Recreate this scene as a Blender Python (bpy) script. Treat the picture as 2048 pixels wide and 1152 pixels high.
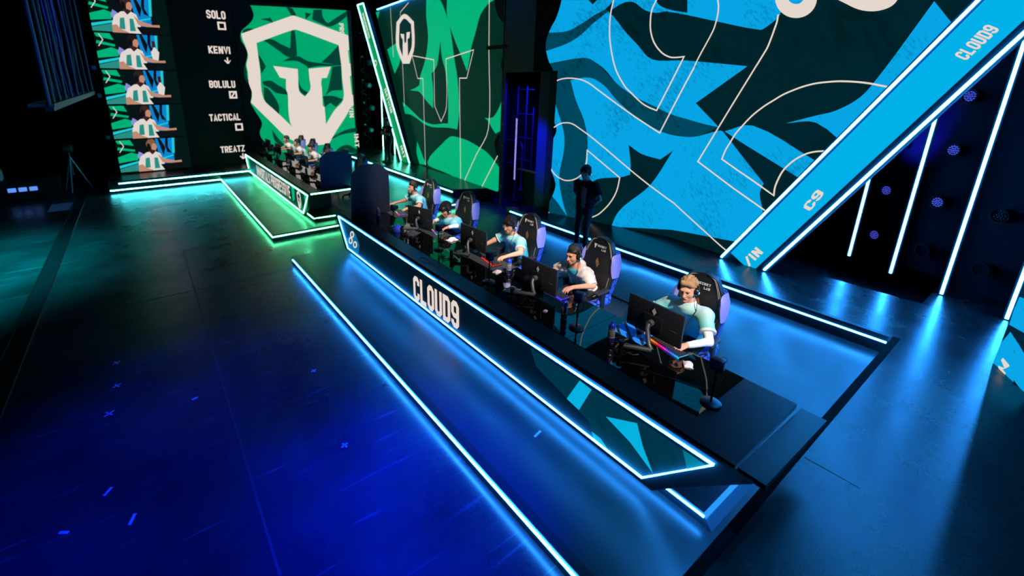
import bpy, bmesh, math, random
import numpy as np
from mathutils import Vector, Matrix
from mathutils.geometry import tessellate_polygon

SC = bpy.context.scene
for _o in list(bpy.data.objects):
    bpy.data.objects.remove(_o)
COL = SC.collection

# ------------------------------------------------------------------ camera
def cam_axes(yaw, pitch, roll):
    fw = Vector((math.sin(yaw)*math.cos(pitch), math.cos(yaw)*math.cos(pitch), math.sin(pitch)))
    rt = Vector((math.cos(yaw), -math.sin(yaw), 0)); up = rt.cross(fw)
    c, s = math.cos(roll), math.sin(roll)
    return c*rt + s*up, -s*rt + c*up, -fw
cd = bpy.data.cameras.new('camera'); cam = bpy.data.objects.new('camera', cd); COL.objects.link(cam)
r_, u_, b_ = cam_axes(0.6165, -0.2738, 0.0074)
m = Matrix((r_, u_, b_)).transposed().to_4x4(); m.translation = Vector((0, 0, 3.6))
cam.matrix_world = m
cd.sensor_fit = 'HORIZONTAL'; cd.sensor_width = 36.0
cd.lens = 891.186/2048*36.0
cd.shift_x = (1024-917.88)/2048; cd.shift_y = -(576-414.095)/2048
cd.clip_start = 0.05; cd.clip_end = 200
cd.dof.use_dof = True; cd.dof.focus_distance = 5.4; cd.dof.aperture_fstop = 0.8
SC.camera = cam

# ------------------------------------------------------------------ colour management, world
SC.view_settings.view_transform = 'Standard'; SC.view_settings.look = 'None'
SC.view_settings.gamma = 1.0; SC.view_settings.use_curve_mapping = False
SC.view_settings.exposure = 0.0
W = bpy.data.worlds.new('hall'); SC.world = W; W.use_nodes = True
W.node_tree.nodes['Background'].inputs[0].default_value = (0.05, 0.2, 0.5, 1)
W.node_tree.nodes['Background'].inputs[1].default_value = 0.004

KEY, BLUE, AZURE, TEAL, LEDK = 3500.0, 60000.0, 900.0, 22000.0, 60.0
# ------------------------------------------------------------------ stage lights
def look(o, target):
    d = Vector(target) - o.location
    o.rotation_euler = d.to_track_quat('-Z', 'Y').to_euler()
def spot(name, loc, target, energy, color, angle, blend=0.6, size=0.15):
    l = bpy.data.lights.new(name, 'SPOT'); l.energy = energy; l.color = color
    l.spot_size = math.radians(angle); l.spot_blend = blend; l.shadow_soft_size = size
    o = bpy.data.objects.new(name, l); COL.objects.link(o); o.location = loc; look(o, target); o['kind'] = 'helper'
    return o
def area(name, loc, target, energy, color, sx, sy, spread=180):
    l = bpy.data.lights.new(name, 'AREA'); l.energy = energy; l.color = color; l.shape = 'RECTANGLE'
    l.size = sx; l.size_y = sy; l.spread = math.radians(spread)
    o = bpy.data.objects.new(name, l); COL.objects.link(o); o.location = loc; look(o, target); o['kind'] = 'helper'
    return o
WARM = (1.0, 0.9, 0.8)
# key lights hung from the grid over the hall, one per seated player
for hx, hy in ((4.75, 2.2), (4.68, 3.8), (4.78, 5.25), (4.58, 6.85), (4.78, 8.5)):
    spot('key_spot', (2.5, hy-4.6, 6.6), (hx-0.2, hy, 1.1), KEY, WARM, 15, 0.6, 0.12)
for hy in (18.4, 17.0, 15.3, 13.75):
    spot('key_spot', (1.8, hy-4.0, 7.0), (4.7, hy, 1.2), KEY*0.8, WARM, 10, 0.5, 0.15)
# deep blue washes on the open floor
spot('blue_wash', (2.0, 1.5, 9.0), (1.55, 3.0, 0), BLUE, (0.0, 0.01, 1.0), 22, 1.0, 0.4)
spot('blue_wash', (-2.0, 1.0, 9.0), (0.35, 4.2, 0), BLUE*0.35, (0.0, 0.003, 1.0), 36, 1.0, 0.5)
# dim azure fill spots added over pit and walkway, no fixture there
spot('azure_fill', (8.4, 0.10, 8.7), (6.0, 1.3, 0.3), AZURE, (0.0, 0.34, 1.0), 52, 1.0, 0.06)
spot('azure_fill', (9.0, 5.5, 8.0), (5.6, 2.0, 0.2), AZURE*0.12, (0.0, 0.35, 1.0), 36, 0.9, 0.2)
# blue uplight on the drape behind the poles, blue light in the doorway
spot('blue_uplight', (10.55, 2.0, 1.6), (11.15, 1.85, 2.75), 900, (0.02, 0.03, 1.0), 44, 1.0, 0.1)
spot('door_blue', (8.9, 8.9, 4.2), (9.4, 9.6, 1.2), 900, (0.02, 0.02, 1.0), 110, 1.0, 0.1)
spot('cage_blue', (0.5, 10.5, 6.0), (-1.1, 14.0, 4.2), 260, (0.02, 0.06, 1.0), 80, 1.0, 0.2)
spot('jamb_blue', (6.6, 8.9, 4.4), (8.42, 8.17, 1.9), 3500, (0.008, 0.008, 1.0), 22, 0.8, 0.1)
# added teal spot standing in for reflected light on the far left floor
spot('teal_reflection_fill', (-4.5, 9.0, 8.0), (-3.4, 11.5, 0), TEAL, (0.0, 0.75, 0.8), 40, 1.0, 0.8)
spot('board_blue', (3.0, 9.2, 6.5), (4.0, 11.2, 1.4), 120, (0.0, 0.18, 1.0), 16, 1.0, 0.2)

# ------------------------------------------------------------------ materials
def lin(c):
    return tuple((x/255/12.92 if x/255 <= 0.04045 else ((x/255+0.055)/1.055)**2.4) for x in c)
MATS = {}
def mat(name, rgb=(128,128,128), rough=0.5, metal=0.0, spec=0.5, emit=None, strength=1.0, coat=0.0, bump=None, linear=False):
    if name in MATS: return MATS[name]
    mm = bpy.data.materials.new(name); mm.use_nodes = True; nt = mm.node_tree
    b = nt.nodes['Principled BSDF']; c = rgb if linear else lin(rgb)
    b.inputs['Base Color'].default_value = (*c, 1); b.inputs['Roughness'].default_value = rough
    b.inputs['Metallic'].default_value = metal; b.inputs['Specular IOR Level'].default_value = spec
    b.inputs['Coat Weight'].default_value = coat
    if emit is not None:
        b.inputs['Emission Color'].default_value = (*emit, 1); b.inputs['Emission Strength'].default_value = strength
    if bump:
        tc = nt.nodes.new('ShaderNodeTexCoord'); n = nt.nodes.new('ShaderNodeTexNoise'); bp = nt.nodes.new('ShaderNodeBump')
        n.inputs['Scale'].default_value = bump[0]; n.inputs['Detail'].default_value = 4
        bp.inputs['Strength'].default_value = bump[1]; bp.inputs['Distance'].default_value = bump[2]
        nt.links.new(tc.outputs['Object'], n.inputs['Vector']); nt.links.new(n.outputs['Fac'], bp.inputs['Height'])
        nt.links.new(bp.outputs['Normal'], b.inputs['Normal'])
    MATS[name] = mm; return mm
def screen(name, rgb, speck=0.0, scale=9.0, k=1.0):
    """lit LED-wall picture colour; speck adds the grain of the artwork"""
    if name in MATS: return MATS[name]
    mm = bpy.data.materials.new(name); mm.use_nodes = True; nt = mm.node_tree
    b = nt.nodes['Principled BSDF']; b.inputs['Base Color'].default_value = (0.004, 0.004, 0.005, 1); b.inputs['Roughness'].default_value = 0.6
    b.inputs['Specular IOR Level'].default_value = 0.15
    c = lin(rgb); b.inputs['Emission Strength'].default_value = k
    if speck:
        tc = nt.nodes.new('ShaderNodeTexCoord'); mp = nt.nodes.new('ShaderNodeMapping'); mp.inputs['Scale'].default_value = (1, 1, 1.0)
        mp.inputs['Rotation'].default_value = (0.7, 0, 0); n = nt.nodes.new('ShaderNodeTexNoise'); n.inputs['Scale'].default_value = scale; n.inputs['Detail'].default_value = 5
        n.inputs['Roughness'].default_value = 0.65
        n2 = nt.nodes.new('ShaderNodeTexNoise'); n2.inputs['Scale'].default_value = 1.1; n2.inputs['Detail'].default_value = 2
        rp = nt.nodes.new('ShaderNodeValToRGB'); rp.color_ramp.elements[0].position = 0.36; rp.color_ramp.elements[1].position = 0.47
        rp.color_ramp.elements[0].color = tuple(x*(1-speck) for x in c)+(1,); rp.color_ramp.elements[1].color = (*c, 1)
        ml = nt.nodes.new('ShaderNodeMath'); ml.operation = 'MULTIPLY_ADD'; ml.inputs[1].default_value = 0.5; ml.inputs[2].default_value = -0.225
        ad = nt.nodes.new('ShaderNodeMath'); ad.operation = 'ADD'
        mp2 = nt.nodes.new('ShaderNodeMapping'); mp2.inputs['Scale'].default_value = (1, 2.6, 0.8)
        nt.links.new(tc.outputs['Object'], mp.inputs['Vector']); nt.links.new(mp.outputs[0], mp2.inputs['Vector']); nt.links.new(mp2.outputs[0], n.inputs['Vector'])
        nt.links.new(tc.outputs['Object'], n2.inputs['Vector'])
        nt.links.new(n2.outputs['Fac'], ml.inputs[0]); nt.links.new(n.outputs['Fac'], ad.inputs[0]); nt.links.new(ml.outputs[0], ad.inputs[1])
        nt.links.new(ad.outputs[0], rp.inputs['Fac']); nt.links.new(rp.outputs['Color'], b.inputs['Emission Color'])
    else:
        b.inputs['Emission Color'].default_value = (*c, 1)
    MATS[name] = mm; return mm
def led(name, rgb, k):
    return mat(name, (200,200,200), 0.4, emit=rgb, strength=k)
LED_B = led('led_tube_azure', (0.02, 0.28, 1.0), LEDK)
LED_P = led('led_tube_azure_panel', (0.02, 0.28, 1.0), LEDK*1.0)
LED_G = led('led_tube_green', (0.10, 1.0, 0.40), LEDK*0.45)
LED_C = led('led_tube_cyan', (0.08, 0.9, 1.0), LEDK*0.7)
LED_POLE = led('led_pole_azure', (0.02, 0.28, 1.0), LEDK*1.5)
LED_T = led('led_pole_teal', (0.10, 1.0, 0.62), LEDK*0.4)

def floor_mat(name, rgb, r0, r1, seed=0.0, scratch=0.25):
    mm = bpy.data.materials.new(name); mm.use_nodes = True; nt = mm.node_tree; L = nt.links
    b = nt.nodes['Principled BSDF']; b.inputs['Specular IOR Level'].default_value = 0.5
    tc = nt.nodes.new('ShaderNodeTexCoord')
    mp = nt.nodes.new('ShaderNodeMapping'); mp.inputs['Location'].default_value = (seed, seed*2, 0)
    L.new(tc.outputs['Object'], mp.inputs['Vector'])
    n = nt.nodes.new('ShaderNodeTexNoise'); n.inputs['Scale'].default_value = 1.3; n.inputs['Detail'].default_value = 6; n.inputs['Roughness'].default_value = 0.65
    L.new(mp.outputs[0], n.inputs['Vector'])
    rr = nt.nodes.new('ShaderNodeMapRange'); rr.inputs['From Min'].default_value = 0.3; rr.inputs['From Max'].default_value = 0.7
    rr.inputs['To Min'].default_value = r0; rr.inputs['To Max'].default_value = r1
    L.new(n.outputs['Fac'], rr.inputs['Value']); L.new(rr.outputs[0], b.inputs['Roughness'])
    # scuffs: stretched noise thresholded into short pale scratches
    mp2 = nt.nodes.new('ShaderNodeMapping'); mp2.inputs['Scale'].default_value = (1.0, 22.0, 1.0); mp2.inputs['Rotation'].default_value = (0, 0, 0.6)
    n2 = nt.nodes.new('ShaderNodeTexNoise'); n2.inputs['Scale'].default_value = 1.1; n2.inputs['Detail'].default_value = 2; n2.inputs['Distortion'].default_value = 0.6
    L.new(mp.outputs[0], mp2.inputs['Vector']); L.new(mp2.outputs[0], n2.inputs['Vector'])
    rp = nt.nodes.new('ShaderNodeValToRGB'); rp.color_ramp.elements[0].position = 0.63; rp.color_ramp.elements[1].position = 0.71
    c = lin(rgb); sc = tuple(min(1, x + 0.055*scratch) for x in c)
    rp.color_ramp.elements[0].color = (*c, 1); rp.color_ramp.elements[1].color = (*sc, 1)
    L.new(n2.outputs['Fac'], rp.inputs['Fac'])
    n3 = nt.nodes.new('ShaderNodeTexNoise'); n3.inputs['Scale'].default_value = 0.7; n3.inputs['Detail'].default_value = 5; n3.inputs['Roughness'].default_value = 0.55
    L.new(mp.outputs[0], n3.inputs['Vector'])
    mr = nt.nodes.new('ShaderNodeMapRange'); mr.inputs['From Min'].default_value = 0.3; mr.inputs['From Max'].default_value = 0.72; mr.inputs['To Min'].default_value = 0.45 if scratch>.5 else 0.8; mr.inputs['To Max'].default_value = 1.5 if scratch>.5 else 1.2
    L.new(n3.outputs['Fac'], mr.inputs['Value'])
    mx = nt.nodes.new('ShaderNodeVectorMath'); mx.operation = 'SCALE'
    L.new(rp.outputs['Color'], mx.inputs[0]); L.new(mr.outputs[0], mx.inputs['Scale']); L.new(mx.outputs[0], b.inputs['Base Color'])
    bp = nt.nodes.new('ShaderNodeBump'); bp.inputs['Strength'].default_value = 0.004; bp.inputs['Distance'].default_value = 0.01
    L.new(n3.outputs['Fac'], bp.inputs['Height']); L.new(bp.outputs['Normal'], b.inputs['Normal'])
    MATS[name] = mm; return mm
F_MAIN = floor_mat('black_dance_floor', (46,46,50), 0.22, 0.40, 0.0, 0.9)
F_PIT = floor_mat('black_platform_vinyl', (44,46,50), 0.26, 0.40, 3.0, 0.1)
F_DECK = floor_mat('black_deck_vinyl', (24,25,27), 0.22, 0.31, 7.0, 0.1)
BLACK = mat('matte_black', (14,15,18), 0.6, spec=0.3)
TRIM = mat('trim_black', (22,24,28), 0.35)
DESKTOP = mat('desk_laminate', (24,26,30), 0.36, spec=0.22)
GLASS = mat('black_acrylic', (5,5,6), 0.015, spec=0.9)
PLAST = mat('black_plastic', (18,19,22), 0.38)
PLAST2 = mat('charcoal_plastic', (34,36,40), 0.45)
METAL = mat('dark_metal', (60,62,66), 0.35, 1.0)
SILVER = mat('grey_metal', (150,150,155), 0.4, 0.8)
CREAM = screen('screen_cream', (228,214,203))
DRAPE = mat('black_drape', (10,11,16), 0.9, spec=0.1)
SCRB = {'c': screen('screen_blue', (6,164,228), 0.35, 11.0), 't': screen('screen_teal', (0,70,92), 0.55, 10.0), 'd': screen('screen_dark_teal', (1,34,40), 0.25, 3.0),
        'k': screen('screen_black', (1,2,2)), 'w': CREAM, 'g': screen('screen_green', (0,178,120), 0.10, 5.0), 'dg': screen('screen_dark_green', (0,42,32), 0.2, 3.0),
        'G': screen('screen_logo_green', (0,166,106), 0.08, 2.0), 'D': screen('screen_logo_dark', (0,60,44)), 'T': screen('screen_desk_teal', (0,50,64), 0.3, 6.0),
        'C': screen('screen_desk_cyan', (6,176,222)), 'E': screen('screen_desk_mid', (0,120,140)), 'H': screen('screen_desk_blue', (6,104,150)), 'db': screen('screen_desk_dark', (0,14,20)),
        'bc': screen('screen_beam_cyan', (0,176,230)), 'bg': screen('screen_beam_green', (6,140,78)), 'vk': screen('screen_video_dark', (3,20,16))}

# ------------------------------------------------------------------ mesh helpers
class MB:
    def __init__(s): s.v=[]; s.f=[]; s.m=[]
    def add(s, vs, fs, mi=0):
        o=len(s.v); s.v += [tuple(v) for v in vs]; s.f += [tuple(i+o for i in f) for f in fs]; s.m += [mi]*len(fs); return s
    def box(s, a, b, mi=0):
        x0,y0,z0=a; x1,y1,z1=b
        vs=[(x0,y0,z0),(x1,y0,z0),(x1,y1,z0),(x0,y1,z0),(x0,y0,z1),(x1,y0,z1),(x1,y1,z1),(x0,y1,z1)]
        return s.add(vs, [(0,3,2,1),(4,5,6,7),(0,1,5,4),(1,2,6,5),(2,3,7,6),(3,0,4,7)], mi)
    def bbox(s, a, b, r, mi=0, seg=2):
        """rounded box"""
        bm=bmesh.new(); bmesh.ops.create_cube(bm, size=1)
        sx,sy,sz=(b[i]-a[i] for i in range(3)); c=[(a[i]+b[i])/2 for i in range(3)]
        for v in bm.verts: v.co=Vector((v.co.x*sx+c[0], v.co.y*sy+c[1], v.co.z*sz+c[2]))
        bmesh.ops.bevel(bm, geom=bm.edges[:], offset=min(r, 0.49*min(sx,sy,sz)), segments=seg, affect='EDGES', profile=0.5)
        bm.verts.index_update(); s.add([v.co[:] for v in bm.verts], [[v.index for v in f.verts] for f in bm.faces], mi); bm.free(); return s
    def prism(s, pts, fn, t0, t1, mi=0):
        """2D outline pts placed by fn(p,t) and extruded from t0 to t1"""
        n=len(pts); vs=[fn(p,t0) for p in pts]+[fn(p,t1) for p in pts]
        fs=[tuple(range(n))[::-1], tuple(range(n,2*n))]+[(i,(i+1)%n,n+(i+1)%n,n+i) for i in range(n)]
        return s.add(vs, fs, mi)
    def tube(s, path, r, seg=8, mi=0, closed=False):
        P=[Vector(p) for p in path]; n=len(P); rs=r if isinstance(r,(list,tuple)) else [r]*n
        rings=[]; prev=None
        for i in range(n):
            if closed: t=(P[(i+1)%n]-P[i-1])
            else: t=(P[min(i+1,n-1)]-P[max(i-1,0)])
            t.normalize()
            if prev is None:
                a=Vector((0,0,1)) if abs(t.z)<0.9 else Vector((1,0,0)); u=t.cross(a).normalized()
            else:
                u=(prev-t*prev.dot(t)).normalized()
            prev=u; w=t.cross(u)
            rings.append([P[i]+(u*math.cos(2*math.pi*k/seg)+w*math.sin(2*math.pi*k/seg))*rs[i] for k in range(seg)])
        vs=[v for R in rings for v in R]; fs=[]
        for i in range(n if closed else n-1):
            j=(i+1)%n
            for k in range(seg):
                k2=(k+1)%seg; fs.append((i*seg+k,i*seg+k2,j*seg+k2,j*seg+k))
        if not closed: fs.append(tuple(range(seg))[::-1]); fs.append(tuple((n-1)*seg+k for k in range(seg)))
        return s.add(vs, fs, mi)
    def lathe(s, prof, c=(0,0,0), seg=20, mi=0, axis='z'):
        vs=[]; n=len(prof)
        for r,h in prof:
            for k in range(seg):
                a=2*math.pi*k/seg; p=(r*math.cos(a), r*math.sin(a), h)
                if axis=='y': p=(p[0],p[2],p[1])
                if axis=='x': p=(p[2],p[0],p[1])
                vs.append((c[0]+p[0],c[1]+p[1],c[2]+p[2]))
        fs=[(i*seg+k,i*seg+(k+1)%seg,(i+1)*seg+(k+1)%seg,(i+1)*seg+k) for i in range(n-1) for k in range(seg)]
        fs += [tuple(range(seg))[::-1], tuple((n-1)*seg+k for k in range(seg))]
        return s.add(vs, fs, mi)
    def flat(s, pts3, mi=0): return s.add(pts3, [tuple(range(len(pts3)))], mi)
    def build(s, name, mats, parent=None, smooth=False, loc=None, fix=True):
        me=bpy.data.meshes.new(name); me.from_pydata(s.v, [], s.f)
        for mm in (mats if isinstance(mats,(list,tuple)) else [mats]): me.materials.append(mm)
        me.polygons.foreach_set('material_index', s.m)
        if fix:
            bm=bmesh.new(); bm.from_mesh(me); bmesh.ops.recalc_face_normals(bm, faces=bm.faces[:]); bm.to_mesh(me); bm.free()
        if smooth:
            me.polygons.foreach_set('use_smooth', [True]*len(me.polygons))
            try: me.set_sharp_from_angle(angle=math.radians(38))
            except Exception: pass
        o=bpy.data.objects.new(name, me); COL.objects.link(o)
        if parent is not None: o.parent=parent
        if loc is not None: o.location=loc
        return o
def tag(o, label, cat, group=None):
    o['label']=label; o['category']=cat
    if group: o['group']=group
    return o
def struct(o, label=None):
    o['kind']='structure'
    if label: o['label']=label
    return o
def thing(name, label, cat, loc=(0,0,0), rz=0.0, group=None):
    o=bpy.data.objects.new(name, None); COL.objects.link(o); o.empty_display_size=0.1
    o.location=loc; o.rotation_euler=(0,0,rz); return tag(o, label, cat, group)
def dup(root, label, loc=None, rz=None):
    r=root.copy(); COL.objects.link(r); r['label']=label
    if loc is not None: r.location=loc
    if rz is not None: r.rotation_euler=(0,0,rz)
    for ch in list(root.children):
        c=ch.copy(); COL.objects.link(c); c.parent=r
        for g in list(ch.children):
            d=g.copy(); COL.objects.link(d); d.parent=c
    return r
def arc(cx, cy, r, a0, a1, n=6, ry=None):
    ry=r if ry is None else ry
    return [(cx+r*math.cos(math.radians(a0+(a1-a0)*i/n)), cy+ry*math.sin(math.radians(a0+(a1-a0)*i/n))) for i in range(n+1)]

# ------------------------------------------------------------------ lettering: stroked block capitals on a unit-high cell
X0,X1,Y0,Y1=0.10,0.46,0.09,0.91; XM=0.28; H2=0.5
def rr_(x0,x1,y0,y1,c=0.11): return [(x0,y0+c),(x0,y1-c),(x0+c,y1),(x1-c,y1),(x1,y1-c),(x1,y0+c),(x1-c,y0),(x0+c,y0),(x0,y0+c),(x0,y0+c+0.01)]
GL={'C':[[(X1,.66),(X1,Y1-.1),(X1-.1,Y1),(X0+.1,Y1),(X0,Y1-.1),(X0,Y0+.1),(X0+.1,Y0),(X1-.1,Y0),(X1,Y0+.1),(X1,.34)]],
 'L':[[(X0,1),(X0,Y0),(X1+.06,Y0)]],'O':[rr_(X0,X1,Y0,Y1)],'U':[[(X0,1),(X0,Y0+.1),(X0+.1,Y0),(X1-.1,Y0),(X1,Y0+.1),(X1,1)]],
 'D':[[(X0,0),(X0,Y1),(X1-.1,Y1),(X1,Y1-.1),(X1,Y0+.1),(X1-.1,Y0),(X0,Y0)]],
 '9':[[(X0,.28),(X0,Y0+.1),(X0+.1,Y0),(X1-.1,Y0),(X1,Y0+.1),(X1,Y1-.1),(X1-.1,Y1),(X0+.1,Y1),(X0,Y1-.1),(X0,.56),(X0+.1,.46),(X1,.46)]],
 'S':[[(X1,.70),(X1,Y1-.1),(X1-.1,Y1),(X0+.1,Y1),(X0,Y1-.1),(X0,.6),(X1,.4),(X1,Y0+.1),(X1-.1,Y0),(X0+.1,Y0),(X0,Y0+.1),(X0,.30)]],
 'K':[[(X0,0),(X0,1)],[(X1+.05,1),(X0+.06,.5),(X1+.05,0)]],'E':[[(X1+.06,Y1),(X0,Y1),(X0,Y0),(X1+.06,Y0)],[(X0,H2),(X1,H2)]],
 'N':[[(X0,0),(X0,1)],[(X1,0),(X1,1)],[(X0,.95),(X1,.05)]],'V':[[(X0-.03,1),(XM,.06),(X1+.03,1)]],'I':[[(X0,0),(X0,1)]],
 'B':[[(X0,Y0),(X0,Y1),(X1-.08,Y1),(X1,Y1-.1),(X1,.58),(X1-.06,H2),(X1,.42),(X1,Y0+.1),(X1-.08,Y0),(X0,Y0)],[(X0,H2),(X1-.06,H2)]],
 'T':[[(0,Y1),(X1+.1,Y1)],[(XM,1),(XM,0)]],'A':[[(X0-.03,0),(XM,.93),(X1+.03,0)],[(X0+.03,.28),(X1-.03,.28)]],
 'R':[[(X0,0),(X0,Y1),(X1-.08,Y1),(X1,Y1-.1),(X1,.58),(X1-.08,.46),(X0,.46)],[(X0+.16,.46),(X1+.02,0)]],
 'Z':[[(0.02,Y1),(X1,Y1),(X0,Y0),(X1+.06,Y0)]],'M':[[(X0,0),(X0,1)],[(.66,0),(.66,1)],[(X0,.95),(.38,.25),(.66,.95)]],
 'W':[[(X0-.04,1),(.2,.06),(.37,.85),(.54,.06),(.7,1)]],'P':[[(X0,0),(X0,Y1),(X1-.08,Y1),(X1,Y1-.1),(X1,.55),(X1-.08,.44),(X0,.44)]],
 'G':[[(X1,.68),(X1,Y1-.1),(X1-.1,Y1),(X0+.1,Y1),(X0,Y1-.1),(X0,Y0+.1),(X0+.1,Y0),(X1-.1,Y0),(X1,Y0+.1),(X1,.46),(XM,.46)]],'/':[[(X0-.05,0),(X1,1)]]}
ADV={'I':.26,'M':.82,'W':.82}
def ribbon(pts, w):
    """2D polyline -> list of quads with mitred joints"""
    P=[Vector(p) for p in pts]; n=len(P); L=[]; R=[]
    for i in range(n):
        d0=(P[i]-P[i-1]).normalized() if i>0 else None; d1=(P[i+1]-P[i]).normalized() if i<n-1 else None
        d0=d0 or d1; d1=d1 or d0; n0=Vector((-d0.y,d0.x)); n1=Vector((-d1.y,d1.x)); mm=n0+n1
        if mm.length<1e-4: mm=n0
        mm.normalize(); k=min(1.6, 1/max(0.35, mm.dot(n0)))
        L.append(P[i]+mm*w/2*k); R.append(P[i]-mm*w/2*k)
    return [(L[i],R[i],R[i+1],L[i+1]) for i in range(n-1)]
def text_len(t, gap=0.06): return sum(ADV.get(c,.56)+gap if c!=' ' else .3 for c in t)-gap
def text_quads(t, height, length, stroke=0.19, gap=0.06):
    """quads in 2D, text box of given height and length, origin bottom-left"""
    tl=text_len(t,gap); x=0.0; out=[]
    for c in t:
        if c==' ': x+=.3; continue
        for st in GL[c]:
            for q in ribbon(st, stroke): out.append([((p.x+x)*length/tl, p.y*height) for p in q])
        x+=ADV.get(c,.56)+gap
    return out
def put_text(mb, t, org, right, up, height, length, mi=0, off=(0,0,0), stroke=0.19, thick=None):
    R=Vector(right).normalized(); U=Vector(up).normalized(); O=Vector(org)+Vector(off)
    for q in text_quads(t, height, length, stroke):
        mb.flat([O+R*p[0]+U*p[1] for p in q], mi)
    return mb

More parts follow.
